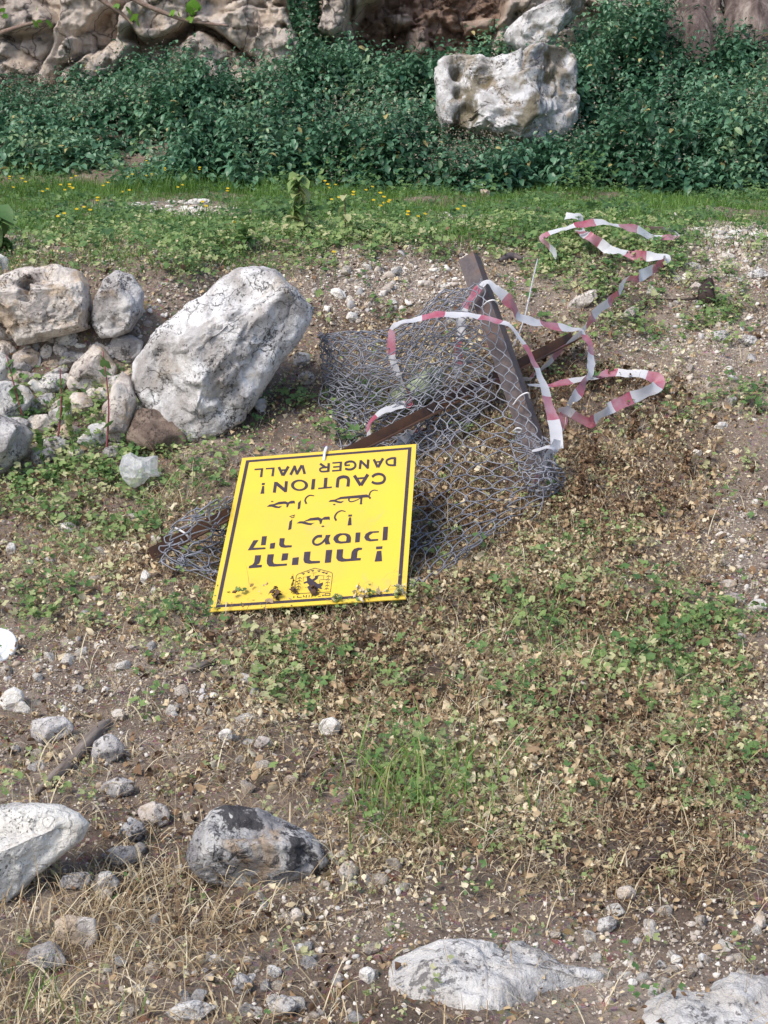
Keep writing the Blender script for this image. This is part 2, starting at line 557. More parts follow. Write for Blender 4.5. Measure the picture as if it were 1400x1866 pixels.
for poly, f, soft, br in CLIFF:
    sd = poly_sd(cpx2, cpy2, poly)
    k = sstep(-1.5, soft, sd)
    k = np.where(sd > -1.5, 0.35 * sstep(-1.5, 2.5, sd) + 0.65 * k, 0)
    face = f + 0.0009 * np.clip(sd, 0, 60) + 0.05 * fbm(wob * 2.3 + f * 50, 4) + 0.015 * ridged(wob * 9 + f * 9, 2)
    nd = depth * (1 - k) + face * k
    use = nd > depth
    brown = np.where(use, brown * (1 - k) + br * k, brown)
    depth = np.where(use, nd, depth)
depth += 0.09 * facets(wob * 3.2 + 5) + .05 * facets(wob * 7 + 9) + 0.012 * fbm(wob * 24, 3)
CP[:, 1] = CY - depth * 1.1 + (CP[:, 2] - 2.4) * 0.12
nxc, nyc = len(cx_), len(cz_)
idx = np.arange(nxc * nyc).reshape(nyc, nxc)
Q = np.stack([idx[:-1, :-1], idx[:-1, 1:], idx[1:, 1:], idx[1:, :-1]], -1).reshape(-1, 4)
m_cliff, nt, bs, out = nodes('cliff_limestone')
g = nt.nodes.new('ShaderNodeNewGeometry'); v = g.outputs['Position']
mp = N(nt, 'ShaderNodeMapping'); mp.inputs['Scale'].default_value = (1.6, 1, 0.55)
nt.links.new(v, mp.inputs[0])
n1 = noise_n(nt, mp.outputs[0], 2.6, 7, 0.62, 0.8)
c = ramp(nt, n1, [(0.30, (0.40, 0.36, 0.33)), (0.45, (0.62, 0.555, 0.50)), (0.58, (0.74, 0.62, 0.50)), (0.72, (0.80, 0.75, 0.69))])
n2 = noise_n(nt, v, 1.4, 5, 0.6, 0.4)
c = mix(nt, ramp(nt, n2, [(0.52, (0,)), (0.66, (0.6,))]), c, (0.52, 0.35, 0.24))
pa = N(nt, 'ShaderNodeAttribute', attribute_name='tint')
c = mix(nt, pa.outputs['Fac'], c, ramp(nt, noise_n(nt, v, 8, 7, 0.7), [(0.3, (0.20, 0.125, 0.095)), (0.55, (0.40, 0.28, 0.215)), (0.75, (0.58, 0.47, 0.39))]))
wn = N(nt, 'ShaderNodeTexNoise', i_Scale=2.2, i_Detail=6.0); nt.links.new(v, wn.inputs['Vector'])
ws = N(nt, 'ShaderNodeVectorMath', operation='SCALE'); ws.inputs['Scale'].default_value = .7; nt.links.new(wn.outputs[1], ws.inputs[0])
wa = N(nt, 'ShaderNodeVectorMath', operation='ADD'); nt.links.new(mp.outputs[0], wa.inputs[0]); nt.links.new(ws.outputs[0], wa.inputs[1])
vc = N(nt, 'ShaderNodeTexVoronoi', feature='DISTANCE_TO_EDGE', i_Scale=1.7); nt.links.new(wa.outputs[0], vc.inputs['Vector'])
fis = ramp(nt, vc.outputs[0], [(0, (.85,)), (.012, (.6,)), (.03, (0,))])
c = mix(nt, fis, c, (.09, .075, .07))
c = mix(nt, ramp(nt, noise_n(nt, v, 5.5, 7, .7, .5), [(.57, (0,)), (.68, (.6,))]), c, (.24, .20, .185))
c = mix(nt, 0.5, c, ramp(nt, noise_n(nt, v, 40, 5, 0.7), [(0.3, (0.3,)), (0.7, (0.7,))]), 'OVERLAY')
nt.links.new(c, bs.inputs['Base Color'])
bs.inputs['Roughness'].default_value = 0.9
bs.inputs['Specular IOR Level'].default_value = 0.2
nt.links.new(bump(nt, noise_n(nt, v, 30, 8, 0.72), 0.8, 0.02, bump(nt, noise_n(nt, mp.outputs[0], 7, 8, 0.7, 1.0), 0.9, 0.06)), bs.inputs['Normal'])
me = mesh_np('cliff', CP, Q.ravel(), np.arange(len(Q)) * 4, np.full(len(Q), 4), [m_cliff], tint=brown)
tag(link('cliff', me), 'cracked grey and tan limestone cliff behind the thicket', 'cliff', kind='structure')

# ------------------------------------------------------------------ rocks
M_WHITE = rock_mat('white_lichen_limestone', (0.74, 0.73, 0.73), (0.37, 0.345, 0.33), (0.07, 0.065, 0.06), (0.46, 0.40, 0.33), .48, .54, .2, crack=.8, patch=6, spot=13)
M_GREY = rock_mat('grey_limestone', (0.62, 0.60, 0.59), (0.33, 0.31, 0.305), (0.07, 0.065, 0.065), (0.33, 0.26, 0.20), .38, .5, .3, patch=9)
M_TAN = rock_mat('tan_conglomerate', (0.70, 0.64, 0.58), (0.40, 0.35, 0.325), (0.09, 0.075, 0.07), (0.52, 0.40, 0.28), .48, .45, .5, patch=9)
M_CHALK = rock_mat('chalky_limestone', (0.82, 0.79, 0.74), (0.64, 0.61, 0.57), (0.14, 0.13, 0.12), (0.55, 0.47, 0.40), .8, .22, .1, patch=9, crack=.3)
M_BLACK = rock_mat('black_lichen_limestone', (0.55, 0.54, 0.53), (0.26, 0.25, 0.26), (0.045, 0.043, 0.048), (0.42, 0.30, 0.19), .5, .55, .32, patch=11, big_dark=.36)
M_CHALK2 = rock_mat('lichen_chalk', (0.76, 0.74, 0.69), (0.50, 0.47, 0.44), (0.10, 0.095, 0.09), (0.52, 0.45, 0.38), .62, .62, .15, patch=6, crack=.4, spot=22)
M_SLAB = rock_mat('pale_slab_limestone', (0.68, 0.665, 0.645), (0.48, 0.45, 0.42), (0.16, 0.15, 0.15), (0.50, 0.42, 0.34), .55, .5, .3, patch=9, crack=.3)
M_PITTED = rock_mat('pitted_limestone', (0.68, 0.67, 0.67), (0.36, 0.345, 0.34), (0.12, 0.105, 0.09), (0.27, 0.21, 0.14), .46, .5, .42, patch=6.5, moss=(0.17, 0.14, 0.08))
M_GREENST = plain_mat('pale_green_stone', (0.42, 0.47, 0.33), .7, .3, col2=(0.30, 0.36, 0.22), scale=14, bumpd=.006)
M_RED = rock_mat('reddish_earth_stone', (0.24, 0.18, 0.145), (0.13, 0.095, 0.078), (0.06, 0.045, 0.04), (0.30, 0.235, 0.19), .4, .6, .4, patch=11, crack=.4)
ROCKM = dict(white=M_WHITE, grey=M_GREY, tan=M_TAN, chalk=M_CHALK, black=M_BLACK, slab=M_SLAB, pit=M_PITTED, red=M_RED, green=M_GREENST)

_ico = {}


def ico(s):
    if s not in _ico:
        bm = bmesh.new()
        bmesh.ops.create_icosphere(bm, subdivisions=s, radius=1)
        V = np.array([v.co for v in bm.verts])
        Fc = np.array([[v.index for v in f.verts] for f in bm.faces])
        bm.free()
        _ico[s] = (V, Fc)
    return _ico[s]


def outline_radius(poly, c, th):
    A = np.asarray(poly, float) - c
    B = np.roll(A, -1, 0)
    dx, dy = np.cos(th), np.sin(th)
    r = np.zeros_like(th)
    for (ax, ay), (bx, by) in zip(A, B):
        ex, ey = bx - ax, by - ay
        den = dx * ey - dy * ex
        den = np.where(np.abs(den) < 1e-9, 1e-9, den)
        t = (ax * ey - ay * ex) / den
        s = (ax * dy - ay * dx) / den
        ok = (t > 0) & (s >= -1e-6) & (s <= 1 + 1e-6)
        r = np.where(ok, np.maximum(r, t), r)
    return r


def boulder(name, poly, Y, mat, label, cat='boulder', dr=0.8, seed=1, sub=5, rough=.03, ncut=7, cuts=(), group=None, a=0.62, center=None, pits=()):
    """rock whose silhouette follows a drawn outline; its body is a rounded, plane-cut, weathered solid"""
    rs = np.random.RandomState(seed)
    P = np.asarray(poly, float)
    c = np.array(center) if center is not None else (P.min(0) + P.max(0)) / 2
    D, Fc = ico(sub)
    th = np.arctan2(-D[:, 2], D[:, 0])           # photo y runs down
    rho = np.hypot(D[:, 0], D[:, 2])
    if isinstance(Y, tuple):                     # resting on the ground: where along its height it meets it, how deep it sits
        g = ground(c[0], min(P[:, 1].max() - Y[0] * (P[:, 1].max() - P[:, 1].min()), 1990))
        Y = g[1] + Y[1] * (P.max(0) - P.min(0)).min() * ((g - EYE) @ FWD) / F / 2 * dr
    C = at(c[0], c[1], Y)
    s = ((C - EYE) @ FWD) / F
    # smooth the outline radius a little
    r = outline_radius(P, c, th) * s
    size = (P.max(0) - P.min(0)).max() * s / 2
    dep = (P.max(0) - P.min(0)).min() * s / 2 * dr
    L = np.stack([r * np.cos(th) * rho ** a, D[:, 1] * dep, -r * np.sin(th) * rho ** a], 1)
    lst = [np.array(q, float) for q in cuts]
    for k in range(ncut):
        n = rs.normal(size=3); n[1] = -abs(n[1]) * 0.8 if rs.rand() < .75 else n[1]
        n /= np.linalg.norm(n)
        lst.append(np.array([*n, rs.uniform(.55, .84)]))
    for q in lst:
        n = q[:3] / np.linalg.norm(q[:3])
        h = L @ n
        over = np.maximum(0, h - q[3] * h.max())
        # keep the silhouette: cuts act mainly on the faces turned to us
        keep = 1 - 0.85 * np.clip((rho - 0.82) / 0.18, 0, 1)
        L -= (over * keep)[:, None] * n[None]
    Ln = L / size
    off = rs.uniform(0, 90, 3)
    nrm = D / np.linalg.norm(D, axis=1)[:, None]
    Lw = Ln + .06 * np.stack([perlin(Ln * 4 + off + k) for k in (3, 23, 43)], 1)
    d = rough * (.55 * fbm(Ln * 2.0 + off, 3) + 1.0 * facets(Lw * 2.4 + off) + .55 * facets(Lw * 5.5 + off * 1.7) - .2)
    d += rough * (.22 * facets(Lw * 13 + off) + .16 * fbm(Ln * 18 + off, 3))
    L = L + nrm * (d * size * (1 - 0.55 * np.clip((rho - .8) / .2, 0, 1)))[:, None]
    for (qx, qy, rr, dp) in pits:                # hollows, placed on the front by photo position
        q = np.array([(qx - c[0]) * s, (qy - c[1]) * s])
        dist = np.hypot(L[:, 0] - q[0], -L[:, 2] - q[1]) / (rr * s)
        dist = dist * (1 + .35 * perlin(Ln * 6 + off))
        L[:, 1] += np.where(D[:, 1] < 0, dp * (1 - sstep(.45, 1.05, dist)), 0)
    W = L[:, :1] * RIGHT + L[:, 1:2] * FWD + L[:, 2:] * UPC + C
    base = np.array([C[0], C[1], W[:, 2].min()])
    me = mesh_np(name, W - base, Fc.ravel(), np.arange(len(Fc)) * 3, np.full(len(Fc), 3), [mat])
    return tag(link(name, me, loc=base), label, cat, group)


def stone(px, py, w, h, mat, label, seed, name='stone', cat='stone', group=None, sub=4, tilt=0., rough=.04, dr=.9, ncut=13):
    rs = np.random.RandomState(seed)
    n = rs.randint(6, 9)
    th = np.sort(np.linspace(0, 2 * np.pi, n, endpoint=False) + rs.uniform(-.3, .3, n))
    rr = rs.uniform(.82, 1.05, n)
    X = np.cos(th) * rr * w / 2; Z = np.sin(th) * rr * h / 2
    ct, st = math.cos(tilt), math.sin(tilt)
    poly = np.stack([px + X * ct - Z * st, py + X * st + Z * ct], 1)
    g = ground(px, min(py + h * .38, 1985))
    dep = min(w, h) * ((g - EYE) @ FWD) / F / 2 * dr
    return boulder(name, poly, g[1] + dep * .25, ROCKM[mat], label, cat, dr, seed, sub, rough, ncut, group=group)


# big boulders
boulder('boulder', [(236, 690), (240, 655), (275, 612), (300, 592), (332, 560), (345, 545), (368, 536), (400, 505), (430, 488), (465, 483), (502, 490),
        (530, 518), (560, 545), (579, 562), (575, 590), (550, 622), (510, 660), (484, 700), (460, 742), (440, 770), (402, 795), (362, 815), (342, 810), (300, 772), (262, 738), (242, 716)],
        (.03, .55), M_WHITE, 'huge white lichen spotted boulder leaning beside the wire mesh', dr=.75, seed=11, sub=6, rough=.055, ncut=3,
        cuts=[(-.35, -.55, .75, .60), (.55, -.75, -.35, .55), (-.55, -.8, -.25, .62), (.1, -1, .1, .72)], center=(405, 650))
boulder('boulder', [(797, 200), (795, 150), (796, 115), (808, 107), (840, 108), (870, 108), (884, 117), (925, 112), (950, 100), (970, 92), (1005, 86), (1035, 87), (1050, 100), (1053, 130), (1056, 180), (1060, 225),
        (1048, 250), (1010, 265), (975, 278), (950, 275), (905, 262), (892, 250), (870, 245), (835, 228), (805, 233)],
        12.1, M_PITTED, 'blocky pitted white boulder standing up in the green thicket', dr=.9, seed=23, sub=6, rough=.07, ncut=3, a=.4,
        cuts=[(-.2, -1, .25, .62), (.75, -.65, .1, .66), (-.7, -.7, 0, .7)], center=(928, 180),
        pits=[(848, 222, 30, .14), (905, 235, 18, .06), (832, 140, 16, .10), (835, 175, 14, .08), (880, 155, 22, .07), (985, 120, 22, .09), (1025, 110, 24, .08), (985, 165, 34, .07), (1035, 160, 22, .08), (1030, 195, 20, .07), (1000, 240, 22, .05)])
boulder('boulder', [(914, 62), (925, 48), (950, 32), (975, 14), (1000, 2), (1050, -30), (1085, -20), (1060, 20), (1030, 45), (1010, 80), (985, 100), (950, 96), (925, 80)],
        13.4, M_PITTED, 'long pale outcrop above the blocky boulder, half sunk in nettles', dr=.9, seed=31, sub=5, rough=.07, ncut=6, center=(985, 40))

# tumbled terrace wall on the left
WG = 'stones of the tumbled terrace wall'
boulder('boulder', [(-70, 560), (-40, 515), (0, 500), (45, 490), (102, 481), (150, 492), (163, 520), (166, 570), (160, 600), (90, 618), (30, 627), (4, 588), (-40, 585)],
        6.22, M_TAN, 'wide tan block of the tumbled wall with a dark slot in its top', group=WG, dr=.9, seed=41, sub=6, rough=.06, ncut=3, center=(60, 555),
        cuts=[(0, -.6, .8, .62), (.1, -1, -.2, .7)], pits=[(52, 520, 13, .1), (58, 536, 12, .1), (64, 550, 10, .08)])
boulder('boulder', [(168, 590), (170, 555), (190, 505), (212, 490), (245, 496), (263, 530), (258, 575), (236, 606), (205, 616), (180, 617)],
        6.22, M_GREY, 'rounded grey block of the tumbled wall, next to the tan block', group=WG, dr=1, seed=42, sub=5, rough=.06, ncut=5, center=(213, 555))
boulder('boulder', [(-60, 520), (-40, 470), (0, 461), (14, 470), (23, 494), (5, 506), (-30, 525)], 6.75, M_CHALK, 'white rounded rock cut by the left edge above the tan block', seed=43, sub=4, ncut=4)
boulder('boulder', [(116, 706), (138, 662), (172, 626), (190, 634), (216, 670), (212, 690), (180, 694), (150, 698), (138, 716)], (.08, .4), M_TAN, 'leaning brownish slab below the rounded grey block', group=WG, dr=.9, seed=44, sub=5, ncut=5, center=(168, 672))
boulder('boulder', [(198, 628), (206, 612), (240, 610), (262, 622), (258, 645), (232, 668), (212, 655)], (.08, .4), M_GREY, 'squat grey stone wedged against the huge white boulder', group=WG, seed=45, sub=5, ncut=6, center=(230, 637))
boulder('boulder', [(188, 800), (198, 740), (205, 700), (222, 672), (238, 690), (250, 730), (235, 790), (215, 815)], (.08, .4), M_TAN, 'narrow upright slab standing left of the huge boulder foot', group=WG, dr=1., seed=46, sub=5, ncut=6, center=(217, 745))
boulder('boulder', [(228, 800), (250, 742), (300, 745), (345, 790), (340, 825), (250, 830)], (.08, .4), M_RED, 'reddish brown earthy stone under the huge boulder', group=WG, seed=47, sub=4, ncut=5, center=(290, 790))
boulder('boulder', [(-60, 765), (-40, 705), (10, 693), (55, 700), (66, 720), (45, 755), (10, 780)], (.08, .4), M_SLAB, 'pale flat faced stone low at the left edge of the wall', group=WG, seed=48, sub=5, ncut=6, center=(10, 735))
boulder('boulder', [(-70, 860), (-60, 780), (0, 755), (45, 772), (68, 790), (50, 830), (10, 862), (-30, 880)], (.08, .4), M_GREY, 'big sloping grey rock at the left edge above the green weeds', group=WG, seed=49, sub=5, ncut=5, center=(5, 820))
boulder('boulder', [(48, 700), (60, 690), (100, 708), (100, 728), (70, 722)], (.08, .4), M_CHALK, 'thin chalky slab tilted on the pale stone', group=WG, seed=50, sub=4, ncut=5, center=(75, 710))
boulder('boulder', [(62, 700), (85, 680), (118, 664), (128, 672), (110, 690), (90, 706)], (.08, .4), M_GREY, 'long grey sliver stone slanting up to the leaning slab', group=WG, seed=51, sub=4, ncut=5, center=(96, 687))
boulder('boulder', [(-40, 700), (-30, 650), (5, 640), (20, 655), (32, 690), (10, 705)], (.08, .4), M_SLAB, 'bluish white stone at the left edge under the wide block', group=WG, seed=52, sub=4, ncut=5, center=(0, 675))
for k, (px, py, w, h, mt, lb) in enumerate([
        (40, 668, 46, 42, 'grey', 'rounded grey cobble in the gap under the wide tan block'),
        (50, 642, 26, 30, 'tan', 'small upright tan cobble under the wide tan block'),
        (66, 632, 15, 22, 'grey', 'tiny grey wedge stone between two cobbles of the wall'),
        (84, 641, 28, 34, 'tan', 'upright tan cobble right of the tiny wedge stone'),
        (68, 658, 18, 24, 'grey', 'small tilted cobble right of the rounded grey cobble'),
        (95, 663, 40, 18, 'tan', 'flat tan stone above the slanting sliver stone'),
        (146, 630, 30, 10, 'chalk', 'thin pale stick shaped stone under the rounded block'),
        (60, 686, 36, 16, 'grey', 'dark flat stone below the rounded grey cobble')]):
    stone(px, py, w, h, mt, lb, 100 + k, group=WG)
for k, (px, py, w, h, mt, lb) in enumerate([
        (246, 604, 24, 22, 'tan', 'squarish tan stone on the bank above the squat grey stone'),
        (270, 590, 22, 16, 'tan', 'small tan stone on the red earth left of the huge boulder'),
        (285, 618, 26, 14, 'tan', 'flat pale stone tucked at the left shoulder of the huge boulder'),
        (549, 655, 44, 34, 'grey', 'grey stone in the hollow right of the huge boulder'),
        (560, 690, 40, 30, 'tan', 'tan stone low in the hollow right of the huge boulder'),
        (475, 738, 30, 32, 'grey', 'dark grey stone at the right foot of the huge boulder'),
        (240, 945, 40, 24, 'tan', 'oblong tan stone below the plastic bag'),
        (222, 1086, 26, 16, 'chalk', 'little white stone left of the sign corner'),
        (265, 1053, 20, 34, 'chalk', 'upright pale stone below the rusty beam end'),
        (122, 962, 46, 24, 'chalk', 'bright white stone in the dry grass left of the beam'),
        (180, 945, 26, 18, 'tan', 'flat greyish stone beside the oblong tan stone'),
        (282, 983, 36, 18, 'chalk', 'white stone touching the end of the rusty beam'),
        (20, 1000, 22, 26, 'slab', 'pale stone at the left edge under the green weeds')]):
    stone(px, py, w, h, mt, lb, 130 + k)

# foreground rocks
boulder('boulder', [(-70, 1480), (0, 1467), (60, 1464), (115, 1467), (150, 1481), (170, 1497), (152, 1530), (110, 1562), (62, 1602), (22, 1640), (-70, 1665)],
        (.12, .5), M_CHALK2, 'large chalk white boulder cut off by the left edge', dr=.9, seed=61, sub=6, rough=.035, ncut=2, center=(40, 1545), cuts=[(-.1, -.45, .9, .55), (.55, -.8, -.3, .55)])
boulder('boulder', [(341, 1552), (355, 1515), (385, 1476), (412, 1466), (470, 1470), (502, 1490), (560, 1520), (590, 1545), (601, 1572), (580, 1600), (520, 1614), (450, 1622), (402, 1611), (370, 1601), (346, 1577)],
        (.08, .5), M_BLACK, 'black and white lichen covered rock in the foreground', dr=1., seed=62, sub=6, rough=.05, ncut=4, center=(465, 1548), cuts=[(.2, -.35, .95, .58), (.3, -1, -.1, .7)])
def slab(poly, rise, mat, label, seed, lean=0.0):
    """bedrock lying flush with the soil: outline on the ground, low weathered top"""
    A = np.array(poly, float); c = (A.min(0) + A.max(0)) / 2
    nr, na = 44, 150
    th = np.linspace(0, 2 * np.pi, na, endpoint=False)
    ro = outline_radius(A, c, th)
    ro = ro * (1 + .07 * perlin(np.stack([np.cos(th) * 4, np.sin(th) * 4, th * 0 + seed], 1)) + .04 * perlin(np.stack([np.cos(th) * 12, np.sin(th) * 12, th * 0 + seed], 1)))
    e = np.array([ground(c[0] + r_ * math.cos(t), min(c[1] + r_ * math.sin(t), 1985)) for r_, t in zip(ro, th)])
    g0 = ground(c[0], min(c[1], 1985))
    rr = np.linspace(0, 1.06, nr)
    XY = g0[None, None, :2] + (e[None, :, :2] - g0[None, None, :2]) * rr[:, None, None]
    Z = terrain(XY[..., 0], XY[..., 1])
    Q = np.stack([XY[..., 0], XY[..., 1], Z * 0], -1).reshape(-1, 3)
    n_ = (.55 + .45 * fbm(Q * 5 + seed, 3)) + .30 * facets(Q * 6 + seed) + .22 * facets(Q * 16 + seed) + .12 * fbm(Q * 40 + seed, 3)
    prof = np.clip(1.05 - rr ** 5, -.6, 1)[:, None] * np.ones((1, na))
    Z = Z + rise * prof * (.35 + .65 * n_.reshape(nr, na)) + .004
    Z = np.where(rr[:, None] > 1, terrain(XY[..., 0], XY[..., 1]) - .03, Z)
    V = np.stack([XY[..., 0], XY[..., 1], Z], -1).reshape(-1, 3)
    idx = np.arange(nr * na).reshape(nr, na)
    Qd = np.stack([idx[:-1], np.roll(idx[:-1], -1, 1), np.roll(idx[1:], -1, 1), idx[1:]], -1).reshape(-1, 4)
    V = V - g0
    me = mesh_np('flat_rock', V, Qd[:, ::-1].ravel(), np.arange(len(Qd)) * 4, np.full(len(Qd), 4), [mat])
    return tag(link('flat_rock', me, loc=g0), label, 'rock')


slab([(700, 1800), (718, 1755), (760, 1732), (820, 1720), (900, 1728), (925, 1740), (930, 1720), (960, 1722), (1010, 1745), (1022, 1760), (1085, 1768), (1112, 1786), (1060, 1795), (1000, 1806), (960, 1828), (900, 1842), (830, 1838), (750, 1822)], .034, M_SLAB, 'long flat pale bedrock slab lying flush with the soil', 3)
slab([(1168, 1860), (1172, 1828), (1220, 1810), (1245, 1822), (1275, 1815), (1310, 1792), (1345, 1780), (1400, 1784), (1490, 1800), (1500, 1950), (1180, 1940)], .034, M_SLAB, 'broad white mottled slab in the bottom right corner', 9)
for k, (px, py, w, h, mt, lb, tl) in enumerate([
        (280, 1483, 62, 58, 'tan', 'squarish pale stone between the chalky and black lichen rocks', 0),
        (244, 1513, 56, 54, 'black', 'dark stone beneath the squarish pale stone', 0),
        (214, 1436, 84, 44, 'grey', 'tilted bluish layered slab above the chalky boulder tip', -.5),
        (222, 1562, 80, 50, 'black', 'flat lichen spotted rock right of the chalky boulder', -.1),
        (192, 1612, 60, 50, 'slab', 'white flaky rock below the flat lichen spotted one', -.2),
        (138, 1606, 70, 38, 'grey', 'low grey rock at the foot of the chalky boulder', -.2),
        (138, 1702, 96, 80, 'tan', 'rugged grey rock standing in the dry straw', 0),
        (86, 1745, 90, 60, 'grey', 'grey rock hidden in straw left of the rugged one', 0),
        (92, 1330, 100, 62, 'grey', 'weathered outcrop with pale ridges left of the wooden plank', -.1),
        (196, 1366, 74, 66, 'grey', 'dark ridged rock supporting the wooden plank', -.3),
        (22, 1276, 54, 52, 'chalk', 'jagged bright white stone at the left edge', 0),
        (540, 1670, 34, 36, 'tan', 'blocky stone with a white top below the black lichen rock', 0),
        (634, 1588, 44, 44, 'slab', 'round grey white stone right of the black lichen rock', 0),
        (626, 1556, 24, 22, 'grey', 'small stone just above the round grey white stone', 0),
        (600, 1324, 52, 40, 'chalk', 'pale oval stone alone in dry leaves below the sign', -.4),
        (410, 1340, 32, 30, 'chalk', 'white egg shaped stone in the litter below the sign', -.5),
        (480, 1354, 40, 30, 'tan', 'pale wedge stone right of the egg shaped one', .3),
        (530, 1424, 34, 26, 'tan', 'half buried tan stone above the black lichen rock', 0),
        (216, 1300, 28, 26, 'tan', 'small tan stone on bare earth right of the outcrop', -.2),
        (670, 1778, 34, 36, 'chalk', 'round white stone left of the flat bedrock slab', 0),
        (345, 1842, 110, 40, 'slab', 'low pale slab at the bottom edge in straw', -.1),
        (515, 1834, 70, 50, 'slab', 'chunky pale stone near the bottom edge', 0),
        (394, 1748, 34, 18, 'slab', 'small flat grey stone among bottom straw', 0),
        (440, 1795, 44, 46, 'grey', 'grey angular stone right of bottom straw', .5),
        (498, 1770, 40, 26, 'slab', 'pale tilted chip stone above the chunky pale stone', .4),
        (1106, 1686, 50, 34, 'slab', 'grey oblong stone above the long bedrock slab', -.4),
        (1142, 1628, 42, 34, 'tan', 'beige stone in dry litter at lower right', 0),
        (1205, 1760, 26, 20, 'black', 'bluish dark pebble stone above the corner slab', .4),
        (1232, 1748, 26, 22, 'chalk', 'pale stone touching the bluish dark pebble', 0),
        (1153, 1790, 22, 18, 'chalk', 'white chip stone right of the long bedrock slab', 0),
        (1279, 1745, 20, 22, 'slab', 'upright pale chip right of the bluish dark pebble', .4),
        (1260, 1684, 34, 12, 'tan', 'long thin tan stone at lower right', 0),
        (1385, 1680, 30, 34, 'tan', 'tan stone with white tip at right edge', 0),
        (1338, 1092, 54, 28, 'tan', 'largest oval stone of the trio on the gravel path', 0),
        (1380, 1104, 44, 30, 'chalk', 'white stone of the trio at the right edge path', -.1),
        (1330, 1062, 32, 18, 'tan', 'flat pink tan stone of the trio on the gravel path', 0),
        (1271, 824, 22, 16, 'chalk', 'white stone alone in brown weeds at right', 0),
        (1314, 776, 34, 18, 'slab', 'pale flat stone above the white one at right', 0),
        (1362, 620, 42, 22, 'grey', 'smooth grey stone under green leaves at right edge', -.1),
        (1316, 612, 40, 30, 'grey', 'grey stone between leaf clumps on the right bank', -.2),
        (1268, 525, 24, 28, 'tan', 'pale stone beside the burnt stump on the right bank', .3),
        (1382, 500, 54, 22, 'slab', 'flat light stone on the bank at the right edge', -.1),
        (1062, 548, 90, 30, 'tan', 'long tan stone half hidden behind the tape', -.5),
        (1148, 572, 50, 22, 'tan', 'slanting tan stone right of the tape on the bank', -.6),
        (1262, 485, 40, 18, 'grey', 'pitted grey stone in weeds on the right bank', .1),
        (1322, 468, 44, 18, 'tan', 'flat brownish stone at the lip of the right bank', -.1),
        (1195, 430, 44, 16, 'tan', 'low stone under the folded end of the tape', 0),
        (616, 535, 42, 22, 'chalk', 'triangular white stone on the bank above the mesh', .5),
        (812, 520, 40, 12, 'chalk', 'thin white stone left of the post top', -.15),
        (786, 510, 20, 14, 'tan', 'small rounded stone on the bank left of the post', -.6),
        (574, 530, 18, 14, 'tan', 'tan stone on the bank right of the huge boulder', 0),
        (660, 495, 18, 14, 'tan', 'small stone in the middle of the bare bank', .4),
        (792, 492, 24, 10, 'chalk', 'white flake stone near the lip of the bare bank', 0),
        (640, 578, 24, 22, 'chalk', 'white stone just above the mesh corner', .4),
        (885, 352, 24, 18, 'tan', 'yellowish stone at the thicket foot under the blocky boulder', .3),
        (248, 372, 30, 9, 'chalk', 'white stone topping the pale patch of the terrace', 0),
        (278, 442, 26, 14, 'chalk', 'pale stone in weeds at the lip above the wall', 0),
        (1360, 318, 40, 18, 'grey', 'grey stone at the thicket foot on the right', 0),
        (930, 915, 32, 22, 'slab', 'pale stone under the lower wire mesh', 0),
        (240, 1180, 30, 12, 'tan', 'flat stone in dry leaves left below the sign', 0)]):
    stone(px, py, w, h, mt, lb, 200 + k, tilt=tl)
rq = np.random.RandomState(17)
for k in range(34):
    left = k < 17
    px, py = (rq.uniform(200, 395), rq.uniform(366, 383)) if left else (rq.uniform(1235, 1400), rq.uniform(412, 434))
    wd = rq.uniform(12, 36)
    stone(px, py, wd, wd * rq.uniform(.25, .42), ['chalk', 'tan', 'slab', 'chalk'][k % 4], 'low pale stone in the whitish patch of the terrace grass' if left else 'low pale stone on the whitish path edge at upper right', 700 + k, group='stones of the terrace patch' if left else 'stones of the path edge', sub=3)
wallz = [(180, 640, 30, 26), (215, 700, 30, 30), (60, 610, 44, 22), (120, 618, 40, 22), (30, 720, 44, 30), (80, 735, 46, 30), (130, 745, 40, 30), (165, 800, 40, 30), (250, 790, 40, 30), (100, 810, 46, 30), (40, 690, 40, 26), (190, 720, 30, 30), (0, 610, 40, 24), (262, 660, 26, 26), (150, 735, 40, 34), (60, 740, 34, 26), (110, 745, 30, 26), (205, 640, 26, 30), (30, 690, 30, 20), (150, 655, 30, 22), (110, 640, 24, 20), (128, 622, 26, 16), (90, 615, 30, 14), (120, 690, 26, 20), (170, 722, 30, 26), (15, 640, 30, 26),
         (45, 655, 44, 36), (95, 700, 50, 34), (150, 700, 44, 40), (25, 780, 50, 36), (205, 745, 36, 44), (245, 745, 34, 36), (70, 775, 46, 34), (130, 655, 40, 28), (185, 690, 34, 36), (110, 760, 40, 32), (270, 690, 34, 30), (285, 655, 30, 24), (5, 640, 40, 36),
         (180, 790, 40, 40), (125, 790, 36, 30), (75, 830, 40, 30), (235, 690, 28, 30), (255, 720, 26, 26), (180, 760, 24, 20), (210, 825, 36, 26), (140, 830, 28, 20)]
for k, (px, py, w, h) in enumerate(wallz):
    stone(px, py, w * 1.4, h * 1.35, ['tan', 'grey', 'tan', 'slab'][k % 4], 'small rubble stone filling the gaps of the tumbled wall', 760 + k, group='rubble of the tumbled wall', tilt=rq.normal(0, .3))
boulder('stone', [(705, 735), (712, 712), (745, 690), (785, 668), (808, 665), (815, 680), (800, 715), (770, 740), (740, 765), (710, 760)], (.15, .3), M_GREENST, 'pale green stone trapped behind the wire mesh', 'stone', dr=.9, seed=77, sub=4, ncut=5, center=(760, 715))

